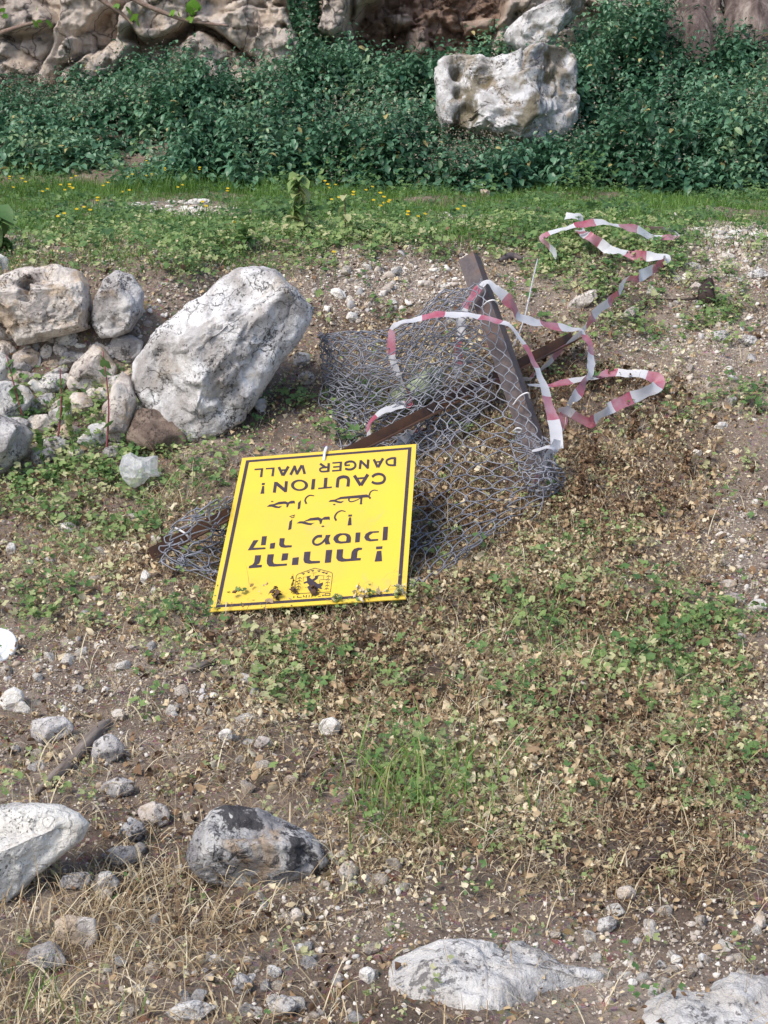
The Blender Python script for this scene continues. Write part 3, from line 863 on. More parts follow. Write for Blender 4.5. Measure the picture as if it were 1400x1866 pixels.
# ------------------------------------------------------------------ small loose stones: each its own object, eight shapes shared
def pebble_shape(seed, sub):
    rs = np.random.RandomState(seed)
    D, Fc = ico(sub)
    L = D * np.array([1.0, rs.uniform(.65, 1), rs.uniform(.45, .75)])
    for k in range(14):
        n = rs.normal(size=3); n /= np.linalg.norm(n)
        h = L @ n
        L = L - np.maximum(0, h - rs.uniform(.5, .82) * h.max())[:, None] * n
    L = L + D * (.05 * facets(L * 2.2 + seed * 3.1) + .02 * fbm(L * 6 + seed, 2))[:, None]
    return L, Fc


def area_points(n, seed, y0=2.2, y1=11.0, margin=0.45):
    """random places on the ground, even over its area"""
    rs = np.random.RandomState(seed)
    out = np.zeros((0, 2))
    while len(out) < n:
        y = rs.uniform(y0, y1, n * 2); x = rs.uniform(-3.4, 3.4, n * 2)
        ok = np.abs(x) < 0.262 * y + margin
        out = np.vstack([out, np.stack([x[ok], y[ok]], 1)])
    out = out[:n]
    P = np.column_stack([out, terrain(out[:, 0], out[:, 1])])
    return P, *project(P)


def yaw_tilt(n, rs, tilt, slope=0.18):
    yaw = rs.uniform(0, 2 * np.pi, n)
    tx = rs.normal(0, tilt, n); ty = rs.normal(0, tilt, n)
    cz, sz = np.cos(yaw), np.sin(yaw)
    Z = np.zeros(n); O = np.ones(n)
    Rz = np.stack([cz, -sz, Z, sz, cz, Z, Z, Z, O], 1).reshape(n, 3, 3)
    cx, sx = np.cos(tx + slope), np.sin(tx + slope)
    Rx = np.stack([O, Z, Z, Z, cx, -sx, Z, sx, cx], 1).reshape(n, 3, 3)
    cy, sy = np.cos(ty), np.sin(ty)
    Ry = np.stack([cy, Z, sy, Z, O, Z, -sy, Z, cy], 1).reshape(n, 3, 3)
    return Rx @ Ry @ Rz


pm = [mesh_np('stone', L, Fc.ravel(), np.arange(len(Fc)) * 3, np.full(len(Fc), 3)) for L, Fc in (pebble_shape(500 + k, 3) for k in range(10))]
M_SMALL = [rock_mat('loose_limestone_pale', (0.80, 0.76, 0.70), (0.58, 0.53, 0.48), (0.2, .17, .15), (0.5, 0.41, 0.32), .7, .1, .4, patch=1.1),
           rock_mat('loose_limestone_tan', (0.66, 0.59, 0.51), (0.46, 0.40, 0.35), (0.15, .13, .12), (0.44, 0.34, 0.25), .5, .2, .5, patch=1.1),
           rock_mat('loose_limestone_grey', (0.56, 0.54, 0.53), (0.38, 0.365, 0.36), (0.1, .1, .1), (0.36, 0.30, 0.24), .5, .2, .2, patch=1.1)]
for k, me in enumerate(pm): me.materials.append(M_SMALL[[0, 1, 0, 1, 2, 0, 1, 1, 2, 0][k]])
SMALLZ = [  # photo region, how many, size range in metres, label
    ((590, 450, 860, 590), 60, (.018, .05), 'small pale stone on the bare bank above the wire mesh', 'stones on the bare bank'),
    ((0, 1150, 480, 1440), 100, (.012, .042), 'small pale stone on bare earth left below the yellow sign', 'stones left below the sign'),
    ((560, 1530, 740, 1860), 60, (.008, .03), 'small stone on dark soil right of the black lichen rock', 'stones beside the black lichen rock'),
    ((1010, 1640, 1400, 1830), 80, (.009, .03), 'small stone scattered round the bottom right slab', 'stones near the corner slab'),
    ((1290, 880, 1400, 1180), 26, (.010, .028), 'small stone on the gravel path at right edge', 'stones on the gravel path'),
    ((1180, 440, 1400, 780), 50, (.018, .05), 'small stone lying on the right hand bank', 'stones on the right bank'),
    ((180, 1440, 380, 1866), 44, (.009, .034), 'small pale stone among straw between the chalky and black lichen rocks', 'stones among the bottom left straw'),
    ((450, 1630, 640, 1866), 40, (.009, .03), 'small pale stone on soil below the black lichen rock', 'stones below the black lichen rock'),
    ((0, 860, 300, 1120), 30, (.014, .034), 'small stone in dry weeds left of the sign', 'stones left of the sign'),
    ((250, 540, 330, 620), 12, (.014, .034), 'small tan stone on red earth beside the huge boulder', 'stones beside the huge boulder'),
]
rs = np.random.RandomState(99)
LOOSE = []
for (x0, y0, x1, y1), n, (s0, s1), lb, gp in SMALLZ:
    for k in range(n):
        p = ground(rs.uniform(x0, x1), rs.uniform(y0, y1))
        z = s0 + (s1 - s0) * rs.rand() ** 2
        LOOSE.append((z / ((p - EYE) @ FWD), p, z, rs.randint(10), (z, z * rs.uniform(.8, 1.1), z * rs.uniform(.8, 1.2)), (rs.normal(.2, .3), rs.normal(0, .3), rs.uniform(0, 6.28)), lb, gp))
LOOSE.sort(key=lambda q: -q[0])
NAMED = sum(1 for o in COL.objects if o.get('category') == 'stone')
RUB = MB()
for k, (_, p, z, kind, sc_, ro_, lb, gp) in enumerate(LOOSE):
    loc = Vector((p[0], p[1], p[2] + z * .12))
    M = Matrix.LocRotScale(loc, __import__('mathutils').Euler(ro_), Vector(sc_))
    if k < 296 - NAMED:                          # the largest ones are objects of their own
        o = bpy.data.objects.new('stone', pm[kind])
        o.location, o.scale, o.rotation_euler = loc, sc_, ro_
        COL.objects.link(o)
        tag(o, lb, 'stone', gp)
    else:                                        # the many smaller ones are rubble
        L, Fc = pebble_shape(500 + kind, 2)
        A = np.array(M)
        RUB.add(L @ A[:3, :3].T + A[:3, 3], Fc.tolist(), [0, 1, 0, 1, 2, 0, 1, 1, 2, 0][kind])
tag(link('rubble', RUB.mesh('rubble', M_SMALL)), 'small broken limestone rubble scattered among the larger stones', 'rubble', kind='stuff')

# ------------------------------------------------------------------ scattered matter (stuff)
def scatter(name, temps, which, pos, R, scale, tint, mat, label, cat, kind='stuff', smooth=True):
    Vs, Ls, St, To, Ti, nv, nl = [], [], [], [], [], 0, 0
    for t, (V, Fc) in enumerate(temps):
        sel = np.where(which == t)[0]
        if not len(sel): continue
        V = np.asarray(V, float); Fc = np.asarray(Fc, int)
        S = scale[sel]
        S = S[:, None, None] if S.ndim == 1 else S[:, None, :]
        W = np.einsum('nij,nvj->nvi', R[sel], V[None] * S) + pos[sel][:, None]
        n, k = len(sel), len(V)
        Vs.append(W.reshape(-1, 3))
        Ls.append((Fc.ravel()[None] + (np.arange(n) * k)[:, None]).ravel() + nv)
        nf, w = Fc.shape
        St.append(np.arange(n * nf) * w + nl); To.append(np.full(n * nf, w))
        Ti.append(np.repeat(tint[sel], k))
        nv += n * k; nl += n * nf * w
    me = mesh_np(name, np.concatenate(Vs), np.concatenate(Ls), np.concatenate(St), np.concatenate(To), [mat], smooth=smooth, tint=np.concatenate(Ti))
    if label is None: return me
    return tag(link(name, me), label, cat, kind=kind)


def leaf_temp(seed, ns=5, curl=0.5, crumple=0.15, wid=.7, fold=.2):
    rs = np.random.RandomState(seed)
    V, Fc = [], []
    for i in range(ns):
        s = i / (ns - 1)
        w = wid * math.sin(math.pi * min(1, .12 + .86 * s)) ** .8 * .5 * (1 if i < ns - 1 else .15)
        for t in (-1, 0, 1):
            z = fold * abs(t) * w * 2 - curl * (s - .2) ** 2 + rs.normal(0, crumple) * (0.4 if t == 0 else 1)
            V.append((t * w + rs.normal(0, crumple * .4), s - .1, z))
    for i in range(ns - 1):
        for j in range(2):
            a = i * 3 + j
            Fc.append((a, a + 1, a + 4, a + 3))
    return np.array(V), np.array(Fc)


def round_leaf(seed, n=9, cup=.25, lob=.12):
    rs = np.random.RandomState(seed)
    V = [(0, 0, 0)]
    for i in range(n):
        a = math.radians(25) + (2 * math.pi - math.radians(50)) * i / (n - 1) - math.pi / 2
        r = .5 * (1 + lob * (1 if i % 2 else -1)) * rs.uniform(.92, 1.06)
        V.append((r * math.cos(a), r * math.sin(a), cup * .5 * (.6 if i % 2 else 1) + rs.normal(0, .03)))
    V = np.array(V)
    return V, np.array([(0, i, i + 1) for i in range(1, n)])


DRYT = [leaf_temp(900 + k, 4, rs.uniform(-.8, 1.1), .17, rs.uniform(.35, .85), rs.uniform(-.8, .9)) for k in range(8)]
NETT = [leaf_temp(950 + k, 4, .45, .02, rs.uniform(.55, .75), .22) for k in range(4)]
MALT = [round_leaf(970 + k) for k in range(4)]

M_LITTER = tint_mat('dry_leaves', [(0, (0.09, 0.055, 0.038)), (.25, (0.26, 0.165, 0.10)), (.5, (0.48, 0.355, 0.22)), (.75, (0.68, 0.56, 0.37)), (1, (0.80, 0.72, 0.53))], .75, .15, .15)
M_STRAW = tint_mat('dry_grass', [(0, (0.22, 0.145, 0.085)), (.5, (0.52, 0.40, 0.235)), (1, (0.80, 0.72, 0.53))], .6, .2, .3)
M_GRASS = tint_mat('fresh_grass', [(0, (0.055, 0.14, 0.025)), (.5, (0.13, 0.27, 0.05)), (.85, (0.25, 0.37, 0.10)), (1, (0.40, 0.40, 0.16))], .5, .3, .3)
M_WEED = tint_mat('weed_leaves', [(0, (0.055, 0.125, 0.045)), (.4, (0.125, 0.235, 0.075)), (.75, (0.27, 0.375, 0.13)), (1, (0.56, 0.55, 0.31))], .5, .3, .35)
M_NETTLE = tint_mat('nettle_leaves', [(0, (0.045, 0.122, 0.064)), (.45, (0.096, 0.228, 0.128)), (.8, (0.182, 0.338, 0.204)), (.93, (0.28, 0.40, 0.21)), (1, (0.50, 0.42, 0.18))], .4, .25, .55)
M_CATKIN = tint_mat('nettle_catkins', [(0, (0.16, 0.13, 0.11)), (1, (0.38, 0.33, 0.25))], .8, .2, .1)
M_PEB = tint_mat('gravel_stone', [(0, (0.22, 0.175, 0.145)), (.35, (0.38, 0.32, 0.265)), (.7, (0.54, 0.475, 0.40)), (1, (0.76, 0.72, 0.66))], .9, 0, .2)

GREEN = [(1080, 500, 120, 70, 1), (1000, 430, 100, 40, .8), (1330, 570, 60, 45, .8), (1230, 1165, 110, 55, 1), (1110, 1000, 100, 55, .55), (1180, 1260, 150, 50, .5), (1080, 1330, 130, 50, .4), (780, 1390, 100, 50, .7),
         (760, 1490, 100, 55, .5), (930, 1290, 80, 60, .45), (470, 1180, 130, 60, .35), (600, 1240, 130, 60, .4), (960, 1080, 150, 60, .4), (880, 1180, 120, 60, .3), (300, 1130, 120, 50, .2), (60, 1120, 90, 50, .4), (1330, 1420, 90, 90, .3), (1050, 1420, 160, 60, .25), (1000, 680, 60, 40, .3), (1250, 760, 110, 40, .35), (250, 930, 120, 50, .45), (1300, 1210, 80, 60, .5), (90, 880, 150, 90, 1.3), (120, 780, 130, 60, 1.1), (300, 800, 80, 40, .4), (370, 880, 60, 60, .35), (640, 750, 60, 60, .5), (1300, 1330, 100, 60, .25), (1340, 750, 60, 40, .6), (1150, 600, 90, 40, .5),
         (1240, 500, 80, 40, .6), (420, 452, 170, 36, .95), (650, 440, 170, 26, .8), (150, 450, 150, 34, .6), (320, 500, 60, 30, .5), (1120, 440, 130, 26, .5), (520, 760, 70, 50, .45), (320, 560, 30, 30, .5), (640, 470, 130, 40, .25), (1000, 1120, 120, 50, .12), (1340, 880, 50, 50, .3), (480, 1240, 50, 40, .2), (720, 1090, 80, 20, .4)]
STRAW = [(250, 1150, 260, 110, .5), (330, 1340, 250, 110, .45), (680, 1180, 200, 90, .4), (1050, 1180, 250, 120, .35), (150, 960, 160, 60, .4), (120, 1780, 240, 120, 1.4), (330, 1640, 170, 80, .9), (520, 1760, 120, 100, .35), (340, 900, 90, 70, .8), (120, 1000, 130, 60, .5), (950, 1480, 200, 90, .5), (1080, 1650, 250, 60, .45), (760, 1560, 140, 80, .5), (1330, 1500, 120, 150, .4),
         (430, 1390, 120, 60, .4), (560, 1150, 130, 50, .4), (1250, 950, 80, 120, .3), (880, 1250, 200, 120, .3), (1300, 1650, 120, 60, .3)]
LITTER = [(1050, 860, 220, 140, 1), (900, 1150, 330, 160, 1), (1100, 1380, 300, 160, .95), (600, 1230, 240, 110, .8), (850, 940, 120, 100, .8), (240, 1020, 260, 90, .4), (800, 1560, 260, 90, .75), (300, 1420, 300, 90, .15), (1150, 1570, 260, 70, .7),
          (400, 1760, 400, 110, .3), (760, 640, 160, 90, .5), (1130, 700, 150, 60, .5), (1330, 1400, 90, 160, .6), (150, 1160, 180, 60, .25)]


def pick(P, px, py, w, seed, cap=1.0):
    r = np.random.RandomState(seed)
    keep = r.rand(len(P)) < w * cap
    return P[keep], px[keep], py[keep], r


# gravel
for nm, cnt, sz, sub, sd in (('coarse', 100000, (.003, .015), 1, 1), ('fine', 240000, (.0016, .0055), 0, 2)):
    P, px, py = area_points(cnt, 300 + sd, 2.2, 9.8)
    w = .25 + .75 * blobs(px, py, BARE) + .9 * blobs(px, py, PALE)
    w *= np.where(py < 440, .15 + 1.0 * blobs(px, py, PALE), 1)
    P, px, py, r = pick(P, px, py, np.clip(w, 0, 1), 310 + sd)
    n = len(P)
    temps = []
    for k in range(6):
        if sub: temps.append(pebble_shape(600 + k, 1))
        else:
            rr = np.random.RandomState(k)
            V = np.array([(1, 0, 0), (-1, 0, 0), (0, 1, 0), (0, -1, 0), (0, 0, .7), (0, 0, -.7)]) * rr.uniform(.7, 1.2, (6, 3)) + rr.normal(0, .12, (6, 3))
            temps.append((V, np.array([(0, 2, 4), (2, 1, 4), (1, 3, 4), (3, 0, 4), (2, 0, 5), (1, 2, 5), (3, 1, 5), (0, 3, 5)])))
    s = sz[0] + (sz[1] - sz[0]) * r.rand(n) ** 2.5
    s *= np.where(py < 640, 1.5, 1)
    P[:, 2] += s * .3
    tint = np.clip(r.normal(.48, .30, n) + .25 * blobs(px, py, PALE), 0, 1)
    scatter('gravel', temps, r.randint(0, 6, n), P, yaw_tilt(n, r, .3), s, tint, M_PEB, ('loose angular limestone gravel strewn over the slope' if sub else 'fine limestone grit strewn over the soil'), 'gravel', smooth=False)

# dry leaf litter
P, px, py = area_points(330000, 401, 2.2, 7.6)
w = .08 + .9 * blobs(px, py, LITTER) * np.clip(.75 + 1.3 * fbm(P * 3.1, 3), .15, 1.3)
w *= 1 - .8 * blobs(px, py, BARE) * (1 - .5 * blobs(px, py, LITTER))
w *= np.where(py < 450, .2, 1)
P, px, py, r = pick(P, px, py, np.clip(w, 0, 1), 402, .8)
n = len(P)
clump = np.clip(fbm(P * 6, 3) + .35, 0, 1)
P[:, 2] += r.rand(n) ** 2 * .06 * (.2 + clump) + .002
s = np.clip(r.lognormal(math.log(.0125), .45, n), .005, .034) * np.where(py > 1450, .75, 1)
tint = np.clip(.50 + .5 * fbm(P * 2.2 + 30, 2) + r.normal(0, .27, n), 0, 1)
tint = np.where(blobs(px, py, [(1080, 850, 130, 90, 1), (930, 900, 100, 70, .7)]) > r.rand(n) * 1.4, tint * .55, tint)
scatter('leaf_litter', DRYT, r.randint(0, 8, n), P, yaw_tilt(n, r, .75), s, tint, M_LITTER, 'carpet of crumpled dry brown leaves over the slope', 'leaf litter')


def blades(name, P, r, length, width, lean, droop, tint, mat, label, cat, seg=4, kind='stuff', kink=0.0):
    n = len(P)
    az = r.uniform(0, 2 * np.pi, n)
    dx = np.stack([np.cos(az), np.sin(az), np.zeros(n)], 1)
    az2 = az + np.pi / 2 + r.normal(0, .5, n)
    side = np.stack([np.cos(az2), np.sin(az2), np.zeros(n)], 1)
    ln = np.abs(r.normal(lean, .3 * lean + .05, n)); dr = np.abs(r.normal(droop, droop * .5 + .01, n))
    rows = []
    ang = ln.copy(); p = P.copy()
    kk = r.rand(n) < kink; ks = r.randint(1, seg, n)
    for i in range(seg + 1):
        w = width * (1 - (i / seg) ** 1.5 * .92) * (.7 if i == 0 else 1)
        rows += [p - side * w[:, None] / 2, p + side * w[:, None] / 2]
        step = length / seg
        p = p + dx * (np.sin(ang) * step)[:, None] + np.array([0, 0, 1]) * (np.cos(ang) * step)[:, None]
        ang = ang + dr / seg * (1 + i * .5) + np.where(kk & (ks == i), 1.3, 0)
    V = np.stack(rows, 1)
    k = 2 * (seg + 1)
    Fq = np.array([(2 * i, 2 * i + 1, 2 * i + 3, 2 * i + 2) for i in range(seg)])
    L = (Fq.ravel()[None] + (np.arange(n) * k)[:, None]).ravel()
    nf = n * seg
    me = mesh_np(name, V.reshape(-1, 3), L, np.arange(nf) * 4, np.full(nf, 4), [mat], tint=np.repeat(tint, k))
    if label is None: return me
    return tag(link(name, me), label, cat, kind=kind)


# dry straw
P, px, py = area_points(300000, 411, 2.15, 7.4)
w = .06 + .9 * np.maximum(blobs(px, py, STRAW), .6 * blobs(px, py, LITTER)) * np.clip(.6 + 1.6 * fbm(P * 4.3, 2), .05, 1.3)
w *= 1 - .6 * blobs(px, py, BARE)
P, px, py, r = pick(P, px, py, np.clip(w, 0, 1), 412, .42)
n = len(P)
tall = blobs(px, py, [(120, 1790, 200, 110, 1), (340, 900, 80, 60, .6), (340, 1650, 130, 70, .6), (950, 1500, 100, 60, .2)])
ln = np.clip(r.lognormal(math.log(.062), .45, n), .02, .18) * (1 + 1.1 * tall)
blades('dry_grass', P, r, ln, np.clip(r.lognormal(math.log(.0021), .3, n), .001, .004) * (1 + .5 * tall), .75, 1.1, np.clip(r.normal(.45, .32, n) + .1 * tall, 0, 1), M_STRAW, 'thin dry straw coloured grass bent over the slope', 'dry grass', 5, kink=.25)
# thin dead stems lying flat and tangled in the litter
P, px, py = area_points(150000, 415, 2.15, 7.4)
P, px, py, r = pick(P, px, py, np.clip(.06 + blobs(px, py, LITTER) * np.clip(.55 + 1.2 * fbm(P * 3.7 + 21, 2), .05, 1), 0, 1), 416, .62)
n = len(P)
P[:, 2] += r.rand(n) * .035
blades('dry_grass', P, r, np.clip(r.lognormal(math.log(.055), .45, n), .02, .14), np.clip(r.lognormal(math.log(.0019), .3, n), .001, .0035), 1.3, .5, np.clip(r.normal(.38, .32, n), 0, 1), M_STRAW, 'thin dead stems tangled flat among the leaf litter', 'dry grass', 4, kink=.4)
# a few broad bleached blades
spots = [(130, 1400, 6), (175, 1380, 4), (240, 1600, 14), (340, 1600, 14), (420, 1780, 6), (60, 1600, 10), (20, 1700, 16), (300, 1700, 10), (330, 860, 8), (440, 1620, 8), (738, 1085, 4), (300, 960, 6), (500, 1700, 4), (180, 1600, 8),
         (1215, 790, 4), (1230, 830, 4), (1320, 740, 9), (1350, 680, 8), (1225, 1060, 5), (1350, 900, 4), (820, 1330, 4), (900, 1460, 6), (1010, 1450, 5), (650, 1430, 8), (600, 1840, 10), (90, 1840, 20)]
rb = np.random.RandomState(44)
spots += [(rb.uniform(420, 1380), rb.uniform(900, 1640), 3) for _ in range(70)] + [(rb.uniform(0, 480), rb.uniform(940, 1860), 3) for _ in range(50)]
PP = []
rr = np.random.RandomState(5)
for (x, y, k) in spots:
    for j in range(k):
        PP.append(ground(x + rr.normal(0, 18), min(y + rr.normal(0, 12), 1900)))
PP = np.array(PP); n = len(PP)
blades('dry_grass', PP, rr, rr.uniform(.08, .2, n), rr.uniform(.002, .005, n), .5, 1.4, rr.uniform(.55, 1, n), M_STRAW, 'broad bleached grass blades folded over the slope', 'dry grass', 7, kink=.6)

# terrace turf
P, px, py = area_points(210000, 421, 6.4, 11.6, .6)
edge = sstep(480, 425, py + 12 * fbm(P * 2.5, 2) + np.where(px < 560, -40, 0))
w = edge * (1 - .92 * blobs(px, py, PALE)) * np.clip(.75 + 1.2 * fbm(P * 2.2 + 4, 3), .2, 1.2)
P, px, py, r = pick(P, px, py, np.clip(w, 0, 1), 422, .72)
n = len(P)
ln = np.clip(r.lognormal(math.log(.045), .35, n), .02, .12) * (1 + 2.6 * blobs(px, py, [(250, 350, 260, 16, 1), (620, 358, 160, 10, .6), (60, 360, 120, 14, .6)]) * np.clip(.5 + 1.2 * fbm(P * 1.7 + 9, 2), .1, 1.2))
blades('grass', P, r, ln, r.uniform(.0025, .005, n), .35, .7, np.clip(r.normal(.45, .18, n), 0, 1), M_GRASS, 'short fresh green grass covering the terrace', 'grass', 3)
# green blades on the slope
GB = [(770, 1450, 100, 80, 1.6), (690, 1480, 60, 70, .9), (930, 1450, 70, 50, .4), (1000, 1130, 160, 60, .25), (340, 900, 60, 50, .3), (1130, 1180, 200, 80, .25), (60, 1830, 120, 60, .35), (520, 1230, 60, 50, .2), (1180, 430, 200, 60, .4), (420, 450, 160, 50, .5)]
P, px, py = area_points(44000, 431, 2.2, 7.8)
P, px, py, r = pick(P, px, py, blobs(px, py, GB), 432, .75)
n = len(P)
tf = blobs(px, py, [(765, 1460, 90, 80, 1)])
blades('grass', P, r, np.clip(r.lognormal(math.log(.085), .4, n), .03, .2) * (1 + .8 * tf), r.uniform(.002, .0045, n) * (1 + .4 * tf), .3, .8, np.clip(r.normal(.6 + .12 * tf, .25, n), 0, 1), M_GRASS, 'sparse longer green grass in patches on the slope', 'grass', 5)

# low green weeds: rosettes of lobed leaves on short stalks
def weeds(P, px, py, r, smin, smax, hmax, lo, hi):
    k = r.randint(4, 10, len(P))
    I = np.repeat(np.arange(len(P)), k)
    n = len(I)
    size = (smin + (smax - smin) * r.rand(len(P)) ** 1.8)[I] * r.uniform(.6, 1.15, n)
    a = r.uniform(0, 2 * np.pi, n); rad = size * r.uniform(.4, 2.0, n)
    Q = P[I] + np.stack([np.cos(a) * rad, np.sin(a) * rad, r.rand(n) * hmax + .004], 1)
    plant = np.clip(r.uniform(lo, hi, len(P)), 0, 1)
    return Q, size, np.clip(plant[I] + r.normal(0, .1, n), 0, 1)


P, px, py = area_points(62000, 441, 2.2, 8.4)
w = .012 + blobs(px, py, GREEN) * np.clip(.7 + 1.4 * fbm(P * 4 + 8, 2), .1, 1.2)
w = np.where((py < 470) & (px < 1000), np.maximum(w, (.06 + .4 * np.clip(fbm(P * 2.6 + 55, 2) + .1, 0, 1)) * (1 - blobs(px, py, PALE))), w)
P, px, py, r = pick(P, px, py, np.clip(w, 0, 1), 442, .55)
Q_, size, tint = weeds(P, px, py, r, .009, .035, .06, .25, .95)
size = size * np.interp(project(Q_)[1], [900, 1300, 1600], [1, .85, .55])
up = blobs(px, py, [(0, 0, 1, 1, 0)])
n = len(Q_)
scatter('ground_weeds', MALT, r.randint(0, 4, n), Q_, yaw_tilt(n, r, .4, .3), size, tint, M_WEED, 'low green mallow and clover leaves in patches on the slope', 'weeds')
# pale wilted leaves among the litter
P, px, py = area_points(50000, 451, 2.2, 7.2)
P, px, py, r = pick(P, px, py, np.clip(blobs(px, py, LITTER) * .6 + blobs(px, py, GREEN) * .6, 0, 1), 452, .14)
Q_, size, tint = weeds(P, px, py, r, .007, .018, .035, .75, 1.1)
n = len(Q_)
scatter('ground_weeds', MALT, r.randint(0, 4, n), Q_, yaw_tilt(n, r, .6, .3), size, tint, M_WEED, 'pale wilting yellow green leaves among the dry litter', 'weeds')
# terrace clover
P, px, py = area_points(30000, 461, 6.6, 11.3, .6)
P, px, py, r = pick(P, px, py, sstep(470, 430, py) * (1 - .9 * blobs(px, py, PALE)) * np.clip(.15 + 1.4 * fbm(P * 2.4 + 3, 2), .03, 1) , 462, .32)
Q_, size, tint = weeds(P, px, py, r, .012, .036, .07, .0, .55)
cl = np.clip(fbm(Q_ * np.array([1.6, 1.6, 0]) + 70, 2) + .05, 0, 1)
Q_[:, 2] += r.rand(len(Q_)) * .38 * cl * sstep(8.6, 10.8, Q_[:, 1]) + r.rand(len(Q_)) * .10 * cl
size = size * (1 + .8 * cl)
n = len(Q_)
scatter('ground_weeds', MALT, r.randint(0, 4, n), Q_, yaw_tilt(n, r, .4, .35), size, tint, M_WEED, 'broad green leaves mixed into the terrace grass', 'weeds')

# ------------------------------------------------------------------ nettle thicket
def thicket_h(x, y, px):
    P = np.stack([x, y, x * 0], 1)
    h = .50 + .42 * fbm(P * 1.1 + 2, 3) + .14 * perlin(P * 3.2)
    front = 10.9 + 1.3 * perlin(P * .8 + 60) + .3 * perlin(P * 2.7 + 30) + 1.0 * sstep(480, 230, px) + .5 * sstep(900, 1000, px) * sstep(1150, 1050, px)
    h = h * (0.25 + .75 * sstep(front, front + .7, y)) * (y > front)
    gap = np.exp(-((px - 930) / 165) ** 4)
    h = np.where(y < 12.6, h * (1 - gap) + np.minimum(h, .35) * gap, h)
    h = np.where(y > 12.5, h * np.where((px > 600) & (px < 960), .8, 1), h)
    h = h * np.where(px > 1060, 1.25, 1)
    h = np.where((px > 1195) & (y > 12.6), np.minimum(h, .46), h)          # low growth before the tree
    h = np.where((px < 300) & (y > 12.1), np.minimum(h, .27 + .2 * sstep(120, 300, px) + .1 * perlin(P * 3)), h)
    return np.clip(h, 0.05, 1.05) * (y > front)


r = np.random.RandomState(471)
n = 6000
y = r.uniform(9.9, 14.3, n); x = r.uniform(-1, 1, n) * (0.285 * y + .35)
P = np.column_stack([x, y, terrain(x, y)])
px, py = project(P)
h = thicket_h(x, y, px) * r.uniform(.72, 1.12, n)
k = h > .06
P, px, h = P[k], px[k], h[k]
stems, POS, ROT, SZ, TI = MB(), [], [], [], []
n = len(P)
sway = r.normal(0, .12, (n, 2))
nodes_n = np.clip((h / .05).astype(int), 3, 14)
CATP = []
LVN = .45 * fbm(P * 1.7 + 80, 2)
SEEDN = np.clip(.12 + 1.1 * fbm(P * 1.2 + 33, 2), .03, .95)
for i in range(n):
    m = nodes_n[i]
    t = np.linspace(.22, 1.0, m)
    t = t + r.uniform(-.03, .03, m)
    base = P[i]
    a0 = r.uniform(0, 6.28)
    lv = np.clip(r.normal(.42, .13) + LVN[i], 0, .9)
    for j in range(m):
        q = base + np.array([sway[i, 0] * h[i] * t[j] ** 2 * 2, sway[i, 1] * h[i] * t[j] ** 2 * 2, h[i] * t[j]])
        sz = (.084 - .045 * t[j] ** 2) * r.uniform(.75, 1.25)
        for s in (0, 1, 2) if t[j] < .8 else (0, 1):
            a = a0 + j * 1.57 + s * (2.1 if t[j] < .8 else 3.14) + r.normal(0, .3)
            POS.append(q + np.array([-math.sin(a), math.cos(a), 0]) * .02); ROT.append((a, r.normal(-.25, .35), r.normal(0, .3)))
            SZ.append(sz); TI.append(np.clip(lv + r.normal(0, .12) + .12 * (t[j] > .85), 0, .93) if r.rand() > .012 else 1.0)
    if r.rand() < SEEDN[i]:
        CATP.append(base + np.array([sway[i, 0] * h[i] * 2, sway[i, 1] * h[i] * 2, h[i]]))
POS, ROT, SZ, TI = np.array(POS), np.array(ROT), np.array(SZ), np.array(TI)


def rot_arr(ROT):
    a, b, c = ROT[:, 0], ROT[:, 1], ROT[:, 2]
    n = len(a); Z, O = np.zeros(n), np.ones(n)
    Rz = np.stack([np.cos(a), -np.sin(a), Z, np.sin(a), np.cos(a), Z, Z, Z, O], 1).reshape(n, 3, 3)
    Rx = np.stack([O, Z, Z, Z, np.cos(b), -np.sin(b), Z, np.sin(b), np.cos(b)], 1).reshape(n, 3, 3)
    Ry = np.stack([np.cos(c), Z, np.sin(c), Z, O, Z, -np.sin(c), Z, np.cos(c)], 1).reshape(n, 3, 3)
    return Rz @ Rx @ Ry


scatter('nettle_thicket', NETT, r.randint(0, 4, len(POS)), POS, rot_arr(ROT), SZ, TI, M_NETTLE, 'dense dark green nettle thicket along the cliff foot', 'thicket')
# seed heads of the nettles
CATP = np.array(CATP)
Q_ = np.repeat(CATP, 16, 0) + r.normal(0, 1, (len(CATP) * 16, 3)) * np.array([.032, .032, .07])
n = len(Q_)
scatter('nettle_seed_heads', NETT[:1], np.zeros(n, int), Q_, yaw_tilt(n, r, .8), r.uniform(.008, .02, n), r.rand(n), M_CATKIN, 'dull pinkish seed heads on the nettle tips', 'seed heads')
print('thicket leaves', len(POS))

# ------------------------------------------------------------------ tree at top right
M_BARK, nt, bs, out = nodes('peeling_bark')
tc = nt.nodes.new('ShaderNodeTexCoord')
mp = N(nt, 'ShaderNodeMapping'); mp.inputs['Scale'].default_value = (3, 3, .7)
nt.links.new(tc.outputs['Object'], mp.inputs[0])
nb = noise_n(nt, mp.outputs[0], 3.0, 7, .62, .6)
c = ramp(nt, nb, [(.34, (.06, .042, .038)), (.46, (.16, .12, .11)), (.56, (.24, .19, .17)), (.68, (.40, .34, .30))])
nt.links.new(c, bs.inputs['Base Color']); bs.inputs['Roughness'].default_value = .9
nt.links.new(bump(nt, noise_n(nt, mp.outputs[0], 6, 8, .7), .8, .05), bs.inputs['Normal'])


